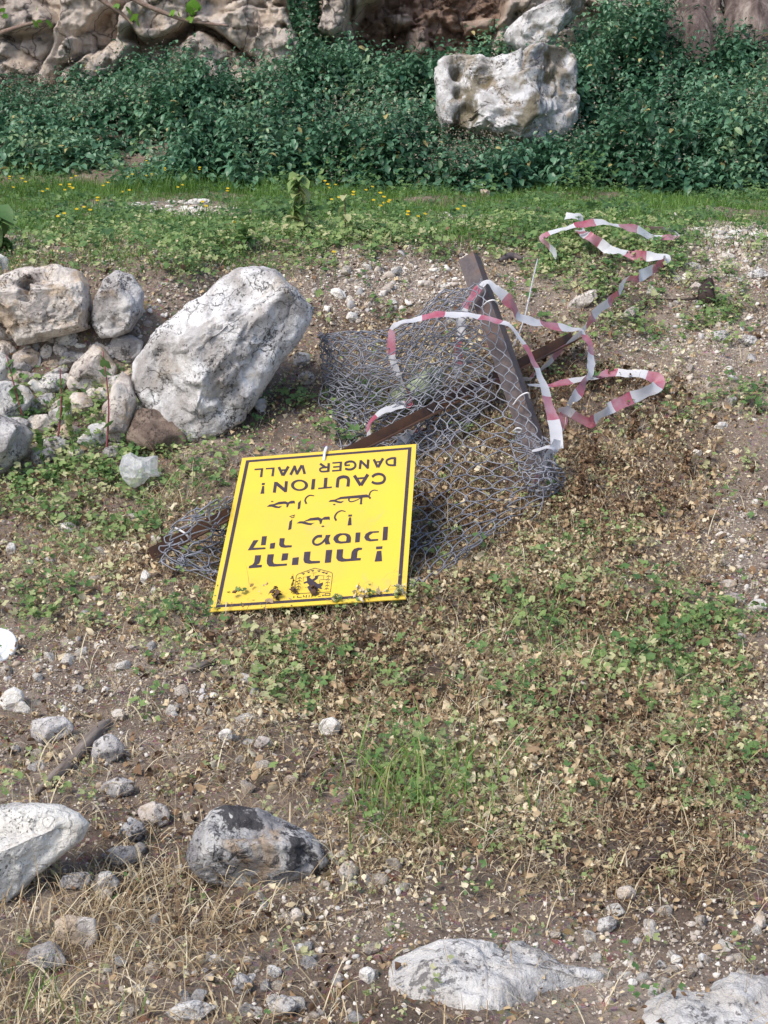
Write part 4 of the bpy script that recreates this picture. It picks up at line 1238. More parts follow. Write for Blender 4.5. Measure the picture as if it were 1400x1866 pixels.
def trunk(pts, radii, seed, lobes=5, la=.16):
    C = catmull(pts, 60); R = np.interp(np.linspace(0, 1, 60), np.linspace(0, 1, len(radii)), radii)
    def jit(n, s):
        a = np.linspace(0, 2 * np.pi, s, endpoint=False)[None]; t = np.linspace(0, 1, n)[:, None]
        G = np.stack(np.broadcast_arrays(np.cos(a) * 1.5, np.sin(a) * 1.5, t * 4), -1).reshape(-1, 3)
        return 1 + la * np.cos(a * lobes + seed + t * 2) * np.exp(-t * 4) + .13 * fbm(G + seed, 4).reshape(n, s)
    m = MB(); m.tube(C, R, 40, jitter=jit)
    return m


tb = at(1330, 110, 13.9); tb[2] = terrain(tb[0], tb[1])
tree = empty('tree', tb, 'thick grey barked trunk rising behind nettles at top right', 'tree')
def w2(px, py, Y): return at(px, py, Y)
z0 = tb[2] - .3
p1 = w2(1275, 95, 13.85); p1[2] = z0
tr1 = trunk([p1, w2(1268, 70, 13.9), w2(1272, 20, 14.0), w2(1290, -60, 14.1), w2(1300, -250, 14.3), w2(1270, -520, 14.4), w2(1220, -800, 14.2)], [.36, .30, .20, .18, .17, .14, .1], 3)
link('trunk', tr1.mesh('trunk', [M_BARK], origin=tb), tree)
p2 = w2(1372, 90, 13.8); p2[2] = z0
tr2 = trunk([p2, w2(1372, 60, 13.8), w2(1370, 10, 13.85), w2(1362, -60, 13.9), w2(1375, -250, 13.9), w2(1440, -520, 13.8), w2(1500, -800, 13.6)], [.34, .29, .24, .23, .2, .16, .11], 8)
link('trunk', tr2.mesh('trunk', [M_BARK], origin=tb), tree)
p3 = w2(1230, 100, 13.75); p3[2] = z0
tr3 = trunk([p3, w2(1232, 82, 13.75), w2(1244, 45, 13.8), w2(1255, 8, 13.9), w2(1262, -40, 14.0), w2(1240, -200, 14.2), w2(1180, -420, 14.4)], [.09, .08, .065, .06, .06, .05, .04], 5, la=.05)
link('limb', tr3.mesh('limb', [M_BARK], origin=tb), tree)

# bare branches hanging before the cliff
M_TWIG = plain_mat('twig_bark', (.20, .13, .10), .8, .2, col2=(.30, .23, .19), scale=40)
M_FIG = tint_mat('fig_leaf', [(0, (.10, .26, .03)), (1, (.22, .42, .06))], .5, .4, .3)


def branch(pts, label, buds, Y=13.0):
    W = []
    for i, (px, py) in enumerate(pts):
        W.append(at(px, py, Y + (1.0 * (len(pts) - 2 - i) / len(pts) if i < 0 else 0)))
    W = np.array(W)
    far = W[0] + np.array([-.6, 1.2, 1.1])
    C = catmull(np.vstack([far, W[0] + np.array([-.25, .4, .5]), W]), 50)
    root = empty('bare_branch', C[0], label, 'branch', None)
    m = MB(); m.tube(C, np.linspace(.028, .011, 50), 7)
    link('stem', m.mesh('stem', [M_TWIG], origin=C[0]), root)
    rr = np.random.RandomState(abs(int(pts[0][0])) + 3)
    n = len(buds)
    Pp = np.array([at(b[0], b[1], Y - .03) for b in buds]) - C[0]
    me = scatter('leaves', MALT, rr.randint(0, 4, n), Pp, rot_arr(np.stack([rr.uniform(0, 6, n), rr.uniform(.6, 1.4, n), rr.normal(0, .4, n)], 1)), np.array([b[2] for b in buds]), rr.rand(n), M_FIG, None, None)
    link('leaves', me, root)


branch([(210, -25), (247, 0), (283, 17), (309, 27), (334, 36), (370, 42), (417, 47)], 'longest bare reddish twig with one bright leaf before the cliff',
       [(352, 14, .14), (358, 20, .1), (345, 20, .1), (315, 25, .07), (325, 27, .06), (346, 36, .06), (352, 34, .05)])
branch([(165, -25), (186, 0), (206, 13), (221, 24), (232, 34), (243, 45)], 'short drooping twig with bud leaves left of the longest twig',
       [(246, 34, .09), (250, 43, .08), (233, 18, .06), (236, 24, .05), (213, 12, .06)])
branch([(-40, 80), (0, 61), (25, 52), (44, 46), (64, 41), (85, 35)], 'thin twig with green buds at the upper left edge', [(64, 45, .08), (89, 45, .09), (68, 17, .06), (5, 20, .06), (72, 40, .05), (10, 30, .05)])

# dark shrub hanging in the cliff crack
def shrub(name, foot, pxpoly, Y, n, label, size=.03, seed=1):
    rr = np.random.RandomState(seed)
    A = np.array(pxpoly, float)
    pts = []
    while len(pts) < n:
        q = rr.uniform(A.min(0), A.max(0), (400, 2))
        q = q[poly_sd(q[:, 0], q[:, 1], A) > -2]
        pts += list(q)
    pts = np.array(pts[:n])
    d = np.clip(poly_sd(pts[:, 0], pts[:, 1], A), 0, 22) / 22
    W = np.array([at(a, b, Y - rr.uniform(-.35, 1) * .22 * math.sqrt(max(e, .02))) for (a, b), e in zip(pts, d)])
    W = W[fbm(W * 6, 2) > -.28]
    n = len(W)
    root = empty(name, foot, label, 'shrub')
    me = scatter('foliage', NETT, rr.randint(0, 4, n), W - foot, rot_arr(np.stack([rr.uniform(0, 6.28, n), rr.normal(.3, .5, n), rr.normal(0, .5, n)], 1)), rr.uniform(.6, 1.3, n) * size, np.clip(rr.normal(.38, .16, n), 0, .9), M_NETTLE, None, None)
    link('foliage', me, root)
    m = MB()
    m.tube(catmull([foot, at(575, 20, Y + .12), at(562, 40, Y + .05), at(560, 62, Y)], 16), np.linspace(.03, .012, 16), 6)
    link('stem', m.mesh('stem', [M_TWIG], origin=foot), root)


shrub('hanging_shrub', at(580, -60, 14.55), [(520, -60), (528, 20), (530, 45), (545, 60), (548, 72), (575, 78), (584, 60), (580, 20), (585, -60)], 14.2, 1500, 'dark small leaved shrub hanging in the cliff crack', .05, 4)

# ------------------------------------------------------------------ yellow flowers of the terrace
M_PETAL = plain_mat('yellow_petals', (.80, .60, .03), .5, .3, col2=(.72, .48, .02), trans=.25)
M_STALK = plain_mat('green_stalk', (.08, .16, .04), .6, .3)
rr = np.random.RandomState(8)


def flower_mesh(seed):
    q = np.random.RandomState(seed)
    m = MB()
    hgt = q.uniform(.10, .2)
    heads = q.randint(1, 4)
    m.tube(catmull([(0, 0, 0), (.01, .005, hgt * .5), (0, 0, hgt)], 5), .0018, 4, 0)
    for k in range(heads):
        c = np.array([q.normal(0, .016), q.normal(0, .016), hgt + q.uniform(-.02, .02)]) if k else np.array([0, 0, hgt])
        if k: m.tube([(0, 0, hgt * .6), c], .0012, 3, 0)
        np_ = 8
        for j in range(np_):
            a = 2 * math.pi * j / np_
            u = np.array([math.cos(a), math.sin(a) * .7, math.sin(a) * .45]); s = np.array([-math.sin(a), math.cos(a) * .7, math.cos(a) * .45])
            R = .0115
            m.add([c, c + u * R * .6 + s * R * .25, c + u * R + [0, 0, .002], c + u * R * .6 - s * R * .25], [[0, 1, 2, 3]], 1)
    return m.mesh('wildflower', [M_STALK, M_PETAL])


fm = [flower_mesh(k) for k in range(6)]
for k, (px, py) in enumerate([(20, 341), (27, 357), (89, 362), (130, 362), (136, 386), (142, 399), (180, 394), (167, 408), (120, 417), (199, 351), (273, 320), (268, 325), (302, 323), (317, 313), (334, 351), (243, 332), (378, 426), (429, 426),
                              (416, 370), (113, 352), (140, 332), (612, 357), (598, 372), (605, 378), (644, 382), (681, 389), (710, 389), (708, 398), (700, 406), (762, 414), (743, 424), (609, 489), (845, 402), (679, 362), (50, 366), (226, 360), (365, 322)]):
    g = ground(px, py + 26)
    o = bpy.data.objects.new('wildflower', fm[k % 6])
    o.location = [float(a) for a in g]
    o.rotation_euler = (0, 0, rr.uniform(0, .6))
    COL.objects.link(o)
    tag(o, 'thin stemmed yellow wildflower growing in the terrace grass', 'wildflower', 'yellow wildflowers of the terrace')

# ------------------------------------------------------------------ chain link fence piece with rusty angle irons
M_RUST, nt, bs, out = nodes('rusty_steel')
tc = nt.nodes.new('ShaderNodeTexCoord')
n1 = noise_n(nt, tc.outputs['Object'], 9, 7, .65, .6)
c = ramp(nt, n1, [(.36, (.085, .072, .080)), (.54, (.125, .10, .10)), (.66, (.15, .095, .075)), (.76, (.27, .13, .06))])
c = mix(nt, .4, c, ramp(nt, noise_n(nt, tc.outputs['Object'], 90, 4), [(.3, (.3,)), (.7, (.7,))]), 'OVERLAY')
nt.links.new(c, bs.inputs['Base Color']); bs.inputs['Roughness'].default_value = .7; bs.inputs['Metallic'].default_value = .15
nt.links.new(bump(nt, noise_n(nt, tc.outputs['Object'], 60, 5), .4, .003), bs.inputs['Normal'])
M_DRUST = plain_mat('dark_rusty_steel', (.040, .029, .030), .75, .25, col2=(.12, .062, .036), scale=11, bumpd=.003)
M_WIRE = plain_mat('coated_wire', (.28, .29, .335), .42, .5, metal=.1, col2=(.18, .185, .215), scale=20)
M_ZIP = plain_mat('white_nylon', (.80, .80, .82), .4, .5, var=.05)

pb, pt = at(1003, 868, 5.52), at(862, 458, 6.22)
fence = empty('fence_panel', np.array([pb[0], pb[1], terrain(pb[0], pb[1])]), 'collapsed grey chain link fence panel on rusty angle irons', 'fence panel')
f0 = np.array(fence.location)


def angle_iron(A, B, u, v, w1, w2, th=.006, seg=24, bend=0.0):
    """L section from A to B; u and v are the flange directions"""
    A, B = np.array(A), np.array(B)
    T = (B - A) / np.linalg.norm(B - A)
    u = np.array(u, float); u -= T * (u @ T); u /= np.linalg.norm(u)
    v = np.array(v, float); v -= T * (v @ T); v -= u * (v @ u); v /= np.linalg.norm(v)
    prof = [(0, 0), (w1, 0), (w1, th), (th, th), (th, w2), (0, w2)]
    V, fs = [], []
    for i in range(seg + 1):
        t = i / seg
        p = A + (B - A) * t + v * bend * math.sin(math.pi * t)
        for a, b in prof: V.append(p + u * a + v * b)
    for i in range(seg):
        for j in range(6):
            k = (j + 1) % 6
            fs.append([i * 6 + j, i * 6 + k, (i + 1) * 6 + k, (i + 1) * 6 + j])
    fs += [[3, 2, 1, 0], [5, 4, 3, 0], [seg * 6 + q for q in (0, 1, 2, 3)], [seg * 6 + q for q in (0, 3, 4, 5)]]
    m = MB(); m.add(V, fs)
    return m


# upright post: corner ridge towards us, one flange left, one right
pb2 = pb + (pb - pt) * .06
link('post', angle_iron(pt, pb2, (-.78, .62, 0), (.80, .55, .1), .075, .060, bend=.012).mesh('post', [M_RUST], False, f0), fence)
# long beam lying behind and under the sign
ba = ground(1046, 622, .05); bb = ground(278, 1020, .05)
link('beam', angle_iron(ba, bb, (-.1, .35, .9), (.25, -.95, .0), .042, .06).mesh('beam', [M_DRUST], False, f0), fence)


def sheet_fn(grid):
    G = np.array(grid, float)                  # rows x cols x 3
    def f(u, v):
        nr, nc = G.shape[:2]
        def cub(Q, t):
            k = Q.shape[0]
            t = np.clip(t, 0, 1) * (k - 1)
            i = np.clip(t.astype(int), 0, k - 2); f_ = (t - i)
            return i, f_
        i, fu = cub(G[0], u); j, fv = cub(G[:, 0], v)
        def w(t): return np.stack([-.5 * t + t ** 2 - .5 * t ** 3, 1 - 2.5 * t ** 2 + 1.5 * t ** 3, .5 * t + 2 * t ** 2 - 1.5 * t ** 3, -.5 * t ** 2 + .5 * t ** 3], 1)
        wu, wv = w(fu), w(fv)
        out = 0
        for a in range(4):
            for b in range(4):
                out = out + (wv[:, a] * wu[:, b])[:, None] * G[np.clip(j + a - 1, 0, nr - 1), np.clip(i + b - 1, 0, nc - 1)]
        return out
    return f


def chain_link(grid, NU, NV, rad, seed, mask=None, messy=.12):
    rr = np.random.RandomState(seed)
    fn = sheet_fn(grid)
    m = MB()
    sub = 6
    for i in range(NU):
        j = np.arange(NV * sub + 1) / sub
        ph = j % 2
        tri = np.where(ph < 1, ph, 2 - ph) * 2 - 1                 # triangle wave -1..1
        tri = (np.sin(tri * np.pi / 2) * .7 + tri * .3) * (-1) ** i            # rounded bends
        u = (i + .5 + tri * .58) / NU
        v = j / NV
        wob = np.stack([v * 6, u * 6, np.full_like(j, seed * 3.)], 1)
        own = np.stack([j * .3, np.full_like(j, i * .9), np.full_like(j, seed * 5.)], 1)
        u = u + messy * (1.6 * perlin(wob) + .5 * perlin(own)) / NU
        v = v + messy * (1.6 * perlin(wob + 50) + .5 * perlin(own + 30)) / NV
        P = fn(u, v)
        e = 1e-3
        nrm = np.cross(fn(np.clip(u + e, 0, 1), v) - fn(np.clip(u - e, 0, 1), v), fn(u, np.clip(v + e, 0, 1)) - fn(u, np.clip(v - e, 0, 1)))
        nrm /= np.linalg.norm(nrm, axis=1)[:, None] + 1e-12
        P = P + nrm * (np.sin(j * np.pi + .8) * .007 * 1)[:, None]
        if mask is not None:
            k = mask(u, v)
            idx = np.where(k)[0]
            if len(idx) < 4: continue
            for run in np.split(idx, np.where(np.diff(idx) > 1)[0] + 1):
                if len(run) > 3: m.tube(P[run], rad, 4)
        else:
            m.tube(P, rad, 4)
    return m


def cp(px, py, Y=None, lift=.03):
    return ground(px, py, lift) if Y is None else at(px, py, Y)


main_grid = [
    [cp(583, 612, 6.15), cp(640, 602, 6.15), cp(720, 594, 6.12), cp(800, 550, 6.1), cp(876, 508, 6.05)],
    [cp(592, 668, 6.08), cp(655, 660, 6.05), cp(735, 645, 6.0), cp(820, 615, 5.95), cp(908, 590, 5.92)],
    [cp(600, 730, 6.0), cp(665, 725, 5.95), cp(748, 705, 5.9), cp(838, 685, 5.86), cp(940, 680, 5.80)],
    [cp(575, 800, 5.85), cp(655, 795, 5.8), cp(752, 775, 5.76), cp(850, 765, 5.72), cp(975, 772, 5.66)],
    [cp(500, 865, 5.6), cp(615, 865, 5.55), cp(745, 850, 5.55), cp(865, 845, 5.53), cp(1008, 850, 5.48)],
    [cp(400, 920, None, .09), cp(550, 930, None, .03), cp(720, 925, None, .05), cp(860, 915, None, .06), cp(1000, 905, None, .05)],
    [cp(325, 968, None, .09), cp(510, 1000, None, .03), cp(705, 1000, None, .045), cp(820, 980, None, .05), cp(925, 950, None, .05)],
    [cp(290, 1025, None, .07), cp(460, 1062, None, .03), cp(690, 1075, None, .03), cp(775, 1060, None, .035), cp(850, 1010, None, .035)],
]
link('wire_mesh', chain_link(main_grid, 30, 40, .0027, 1, messy=.45).mesh('wire_mesh', [M_WIRE], True, f0), fence)
fold_grid = [
    [cp(581, 606, 6.2), cp(600, 612, 6.13), cp(650, 612, 6.1), cp(720, 610, 6.08), cp(800, 530, 6.18), cp(850, 524, 6.2)],
    [cp(585, 665, 6.14), cp(612, 670, 6.02), cp(665, 672, 5.98), cp(740, 660, 5.97), cp(800, 620, 6.05), cp(868, 610, 6.05)],
    [cp(596, 725, 6.06), cp(622, 735, 5.92), cp(675, 740, 5.9), cp(745, 725, 5.88), cp(810, 690, 5.95), cp(880, 690, 5.95)],
    [cp(598, 770, 5.98), cp(625, 790, 5.85), cp(670, 800, 5.82), cp(735, 790, 5.8), cp(800, 765, 5.84), cp(860, 760, 5.85)],
    [cp(560, 835, 5.75), cp(590, 850, 5.65), cp(640, 852, 5.62), cp(700, 845, 5.62), cp(745, 830, 5.66), cp(780, 820, 5.68)],
]
link('wire_mesh', chain_link(fold_grid, 24, 30, .0027, 2, messy=.9).mesh('wire_mesh', [M_WIRE], True, f0), fence)
fold2 = np.array(fold_grid) + np.random.RandomState(6).normal(0, .022, (5, 6, 3)) + np.array([.015, -.05, .0])
link('wire_mesh', chain_link(fold2, 20, 30, .0025, 4, messy=1.1).mesh('wire_mesh', [M_WIRE], True, f0), fence)
heap_grid = [
    [cp(930, 800, 5.55), cp(965, 790, 5.55), cp(1000, 800, 5.5)],
    [cp(940, 840, 5.48), cp(985, 840, 5.44), cp(1015, 845, 5.45)],
    [cp(955, 875, None, .10), cp(1000, 872, None, .12), cp(1030, 868, None, .08)],
    [cp(965, 905, None, .03), cp(995, 905, None, .04), cp(1022, 890, None, .03)]]
link('wire_mesh', chain_link(heap_grid, 10, 16, .0027, 5, messy=1.2).mesh('wire_mesh', [M_WIRE], True, f0), fence)


left_grid = [
    [cp(360, 925, None, .20), cp(400, 910, None, .22), cp(440, 900, None, .12)],
    [cp(315, 960, None, .15), cp(370, 955, None, .17), cp(436, 950, None, .05)],
    [cp(290, 1000, None, .10), cp(355, 1000, None, .11), cp(428, 1000, None, .03)],
    [cp(300, 1035, None, .05), cp(360, 1045, None, .04), cp(426, 1055, None, .015)]]
link('wire_mesh', chain_link(left_grid, 9, 12, .0027, 8, messy=1.0).mesh('wire_mesh', [M_WIRE], True, f0), fence)


def wire_obj(name, pts, rad, mat, sides=5, n=30):
    m = MB(); m.tube(catmull(pts, n), rad, sides)
    return link(name, m.mesh(name, [mat], True, f0), fence)


wire_obj('wire_end', [cp(745, 996, None, .02), cp(790, 983, None, .035), cp(840, 976, None, .04), cp(890, 974, None, .03), cp(925, 969, None, .02)], .0018, M_WIRE)
wire_obj('wire_end', [cp(980, 880, None, .06), cp(990, 895, None, .08), cp(988, 920, None, .06), cp(978, 938, None, .05), cp(965, 950, None, .02)], .0018, M_WIRE)
wire_obj('wire_end', [cp(420, 1072, None, .02), cp(360, 1045, None, .03), cp(318, 1030, None, .04), cp(300, 1022, None, .04), cp(312, 1016, None, .05), cp(360, 1022, None, .05), cp(410, 1030, None, .03)], .0018, M_WIRE)
for pts in ([(878, 560, 6.0), (888, 550, 5.96), (900, 547, 5.95), (907, 553, 5.97)], [(935, 738, 5.72), (948, 722, 5.69), (962, 716, 5.68), (966, 726, 5.70)], [(935, 786, 5.63), (943, 780, 5.6), (951, 783, 5.6), (948, 788, 5.62), (938, 786, 5.62)]):
    wire_obj('zip_tie', [cp(*p) for p in pts], .0034, M_ZIP)
wire_obj('zip_tie', [cp(320, 962, None, .10), cp(328, 966, None, .11), cp(340, 974, None, .1), cp(347, 985, None, .07)], .004, M_ZIP)

# ------------------------------------------------------------------ yellow warning sign
SIGN_PX = [(437.1, 834.9), (754.3, 809.4), (744.9, 1090.9), (388.0, 1114.3)]   # photo corners: top left, top right, bottom right, bottom left


def fit_sign():
    A = []
    W_, H_ = 1.0, 1.0
    for (x, y), (u, v) in zip([(0, 0), (1, 0), (1, 1), (0, 1)], [(p[0] - 700, p[1] - 933) for p in SIGN_PX]):
        A += [[x, y, 1, 0, 0, 0, -u * x, -u * y, -u], [0, 0, 0, x, y, 1, -v * x, -v * y, -v]]
    H = np.linalg.svd(np.array(A))[2][-1].reshape(3, 3)
    K = np.diag([1 / F, 1 / F, 1])
    a, b, t = K @ H[:, 0], K @ H[:, 1], K @ H[:, 2]
    if t[2] < 0: a, b, t = -a, -b, -t
    k = 0.640 / np.linalg.norm(a)
    toW = np.stack([RIGHT, -UPC, FWD], 1)
    return toW @ (a * k), toW @ (b * k), EYE + toW @ (t * k)


sa, sb, so = fit_sign()
SW = np.linalg.norm(sa); eu = sa / SW
sb2 = sb - eu * (sb @ eu); SH = np.linalg.norm(sb2); ev = sb2 / SH
so = so + (sb - sb2) * .5
en = np.cross(ev, eu)                                        # out of the face, towards us
if en @ (EYE - so) < 0: en = -en
print('sign', SW, SH, 'corners', so, so + ev * SH, 'ground under bottom', terrain(so[0:1] + (ev * SH)[0:1], so[1:2] + (ev * SH)[1:2]))


def on_sign(px, py, h=0.0):
    d = ray(px, py)
    t = ((so - EYE) @ en) / (d @ en)
    return EYE + d * t + en * h


M_YEL, nt, bs, out = nodes('yellow_sign_plate')
tc = nt.nodes.new('ShaderNodeTexCoord')
c = ramp(nt, noise_n(nt, tc.outputs['Object'], 5, 5), [(.35, (.80, .575, .055)), (.65, (.74, .53, .075))])
c = mix(nt, ramp(nt, noise_n(nt, tc.outputs['Object'], 9, 8, .72, .8), [(.56, (0,)), (.74, (.38,))]), c, (.50, .42, .22))
c = mix(nt, ramp(nt, noise_n(nt, tc.outputs['Object'], 130, 4, .7), [(.66, (0,)), (.72, (.5,))]), c, (.42, .33, .14))
nt.links.new(c, bs.inputs['Base Color'])
nt.links.new(ramp(nt, noise_n(nt, tc.outputs['Object'], 7, 6), [(.3, (.34,)), (.7, (.55,))]), bs.inputs['Roughness'])
bs.inputs['Specular IOR Level'].default_value = .4
nt.links.new(bump(nt, noise_n(nt, tc.outputs['Object'], 3, 2), .3, .004), bs.inputs['Normal'])
M_INK = plain_mat('faded_black_ink', (.050, .036, .048), .55, .3, col2=(.062, .048, .062), scale=60)
sign = empty('warning_sign', so + ev * SH + sa * .5, 'yellow warning sign with black trilingual text, lying upside down on the mesh', 'sign')
s0 = np.array(sign.location)
bm = bmesh.new()
TH = .004
cs = [so, so + sa, so + sa + ev * SH, so + ev * SH]
vt = [bm.verts.new(c_ - s0) for c_ in cs] + [bm.verts.new(c_ - en * TH - s0) for c_ in cs]
for f in ((0, 1, 2, 3), (7, 6, 5, 4), (0, 4, 5, 1), (1, 5, 6, 2), (2, 6, 7, 3), (3, 7, 4, 0)): bm.faces.new([vt[i] for i in f])
bmesh.ops.recalc_face_normals(bm, faces=bm.faces)
me = bpy.data.meshes.new('plate'); bm.to_mesh(me); bm.free(); me.materials.append(M_YEL)
link('plate', me, sign)
# border line
bo, bi = .0165, .029
def sp(x, y, h): return so + eu * x + ev * y + en * h - s0
m = MB()
O_ = [sp(bo, bo, .0006), sp(SW - bo, bo, .0006), sp(SW - bo, SH - bo, .0006), sp(bo, SH - bo, .0006)]
I_ = [sp(bi, bi, .0006), sp(SW - bi, bi, .0006), sp(SW - bi, SH - bi, .0006), sp(bi, SH - bi, .0006)]
m.add(O_ + I_, [[k, (k + 1) % 4, 4 + (k + 1) % 4, 4 + k] for k in range(4)])
link('border', m.mesh('border', [M_INK], False), sign)

REG = {1: (500, 1030, 10.0), 2: (440, 820, 7.7778), 3: (590, 810, 7.7778), 4: (440, 890, 8.75), 5: (580, 890, 9.3333)}
from mathutils.geometry import tessellate_polygon


class Ink:
    def __init__(self): self.m = MB(); self.k = 0
    def h(self):
        self.k += 1
        return .0007 + (self.k % 7) * .00006
    def pts(self, reg, P):
        x0, y0, s = REG[reg]; h = self.h()
        return [on_sign(x0 + x / s, y0 + y / s, h) - s0 for x, y in P]
    def poly(self, reg, P):
        tris = tessellate_polygon([[Vector((x, y, 0)) for x, y in P]])
        self.m.add(self.pts(reg, P), [list(t) for t in tris])
    def stroke(self, reg, P, w, w2=None, closed=False, n=0):
        P = np.array(P, float)
        if n: P = catmull(P, n)
        T = np.gradient(P, axis=0); T /= np.linalg.norm(T, axis=1)[:, None] + 1e-9
        Nn = np.stack([-T[:, 1], T[:, 0]], 1)
        W = np.linspace(w, w2 if w2 is not None else w, len(P))[:, None] / 2
        A = self.pts(reg, P + Nn * W); self.k -= 1
        B = self.pts(reg, P - Nn * W)
        k = len(P)
        self.m.add(A + B, [[i, i + 1, k + i + 1, k + i] for i in range(k - 1)])
    def ring(self, reg, outer, inner):
        o, i = np.array(outer, float), np.array(inner, float)
        c = i.mean(0); th = np.linspace(0, 2 * np.pi, 40, endpoint=False)
        ro, ri = outline_radius(o, c, th), outline_radius(i, c, th)
        d = np.stack([np.cos(th), np.sin(th)], 1)
        A = self.pts(reg, c + d * ro[:, None]); self.k -= 1
        B = self.pts(reg, c + d * ri[:, None])
        self.m.add(A + B, [[k, (k + 1) % 40, 40 + (k + 1) % 40, 40 + k] for k in range(40)])


def ell(cx, cy, rx, ry, n=28): return [(cx + rx * math.cos(t), cy + ry * math.sin(t)) for t in np.linspace(0, 2 * np.pi, n, endpoint=False)]


def capA(ik, reg, l, r_, apex, w, y, cw):
    ik.stroke(reg, [l, apex], w); ik.stroke(reg, [r_, (apex[0] + 4, apex[1])], w); ik.stroke(reg, y, cw)


en_ = Ink()                                                     # DANGER WALL
en_.poly(2, [(187, 268), (312, 258), (298, 385), (263, 388), (277, 283), (187, 288)])
en_.poly(2, [(347, 258), (473, 248), (460, 373), (425, 376), (440, 272), (347, 277)])
capA(en_, 2, (532, 243), (668, 234), (588, 365), 37, [(562, 291), (638, 284)], 22)
for a_, b_ in (((697, 355), (762, 226)), ((752, 226), (791, 347)), ((786, 347), (858, 218)), ((866, 217), (898, 341))): en_.stroke(2, [a_, b_], 36)
en_.stroke(2, [(1240, 188), (1232, 311)], 36)
en_.stroke(2, [(1236, 246), (1160, 250), (1115, 272), (1125, 303), (1165, 308), (1234, 302)], 25, n=24)
en_.stroke(2, [(1117, 196), (1196, 252)], 33)
en_.stroke(3, [(246, 249), (236, 375)], 33)
for a_, b_, w_ in (((124, 264), (258, 253), 21), ((134, 322), (245, 313), 21), ((120, 376), (250, 366), 22)): en_.stroke(3, [a_, b_], w_)
en_.stroke(3, [(305, 343), (350, 356), (405, 350), (445, 318), (447, 275), (415, 247), (360, 244), (312, 264), (308, 300)], 31, n=50)
en_.stroke(3, [(298, 299), (372, 293)], 22)
en_.stroke(3, [(632, 215), (624, 343)], 35); en_.stroke(3, [(527, 226), (512, 350)], 34); en_.stroke(3, [(524, 232), (632, 338)], 34)
capA(en_, 3, (711, 211), (842, 197), (766, 326), 36, [(742, 250), (822, 243)], 20)
en_.stroke(3, [(1011, 182), (1008, 308)], 37)
en_.stroke(3, [(1010, 193), (950, 200), (898, 225), (893, 265), (930, 293), (1008, 297)], 28, n=30)
# CAUTION !
en_.poly(2, [(293, 470), (335, 468), (330, 497), (288, 499)])
en_.poly(2, [(298, 512), (325, 510), (325, 620), (270, 623)])
en_.stroke(2, [(489, 455), (467, 607)], 43); en_.stroke(2, [(640, 444), (625, 598)], 42); en_.stroke(2, [(490, 468), (632, 586)], 46)
en_.ring(2, ell(825, 502, 122, 80), ell(825, 502, 78, 56))
en_.poly(2, [(1003, 415), (1050, 411), (1035, 560), (987, 563)])
en_.poly(2, [(1175, 398), (1222, 395), (1212, 528), (1165, 532)])
en_.poly(2, [(1090, 537), (1284, 518), (1281, 541), (1087, 557)])
en_.stroke(3, [(192, 612), (200, 530), (212, 484), (270, 460), (330, 468), (352, 505), (344, 598)], 44, n=40)
capA(en_, 3, (434, 440), (628, 424), (524, 582), 45, [(470, 485), (594, 474)], 25)
en_.stroke(3, [(686, 462), (730, 430), (790, 420), (845, 440), (866, 485), (845, 532), (790, 553), (730, 552), (682, 532)], 36, n=50)
link('lettering', en_.m.mesh('lettering', [M_INK], False), sign)
ar = Ink()
ar.poly(4, [(468, 212), (490, 198), (517, 210), (492, 223)])
ar.poly(4, [(405, 295), (450, 260), (520, 250), (600, 215), (700, 207), (745, 225), (790, 200), (845, 197), (855, 215), (852, 250), (840, 241), (765, 246), (742, 300), (718, 305), (722, 262), (700, 247), (600, 257), (530, 270), (590, 291), (650, 280), (605, 318), (540, 312), (480, 293)])
ar.poly(4, [(905, 232), (952, 188), (938, 320), (897, 340)])
ar.stroke(4, [(1162, 121), (1095, 113), (1040, 145), (1018, 195), (1038, 248)], 14, 32, n=24)
ar.stroke(4, [(770, 452), (856, 425)], 12); ar.stroke(4, [(842, 440), (834, 465), (790, 468)], 12, n=10)
ar.poly(4, [(768, 530), (815, 492), (797, 650), (747, 668)])
ar.poly(4, [(880, 560), (930, 527), (1000, 525), (1100, 475), (1230, 460), (1283, 485), (1328, 455), (1403, 450), (1412, 470), (1408, 511), (1394, 499), (1295, 503), (1277, 562), (1253, 574), (1245, 522), (1220, 508), (1100, 515), (1010, 530), (1080, 552), (1130, 558), (1170, 545), (1110, 588), (1050, 582), (960, 560)])
ar.poly(4, [(1270, 608), (1300, 592), (1330, 603), (1303, 622)])
ar.stroke(5, [(467, 396), (395, 382), (320, 420), (283, 490), (308, 550)], 14, 36, n=24)
ar.poly(5, [(515, 450), (578, 446), (573, 478), (513, 482)]); ar.poly(5, [(525, 497), (562, 495), (568, 628), (500, 633)])
ar.poly(5, [(175, 230), (210, 200), (285, 193), (385, 147), (825, 105), (870, 125), (905, 165), (878, 187), (850, 155), (400, 182), (305, 202), (340, 218), (390, 226), (440, 212), (395, 252), (340, 250), (270, 228)])
ar.stroke(5, [(528, 172), (522, 205), (555, 228), (630, 212), (735, 160)], 28, 12, n=24); ar.stroke(5, [(738, 155), (728, 262)], 33); ar.poly(5, [(700, 262), (728, 250), (757, 258), (728, 278)])
ar.stroke(5, [(1014, 40), (945, 32), (890, 66), (868, 125)], 12, 26, n=20)
ar.poly(5, [(247, 278), (272, 262), (300, 275), (275, 292)])
link('lettering', ar.m.mesh('lettering', [M_INK], False), sign)
he = Ink()
he.poly(4, [(220, 1070), (317, 1065), (305, 1150), (285, 1200), (240, 1223), (330, 1220), (325, 1260), (117, 1277), (122, 1240), (180, 1215), (205, 1180)])
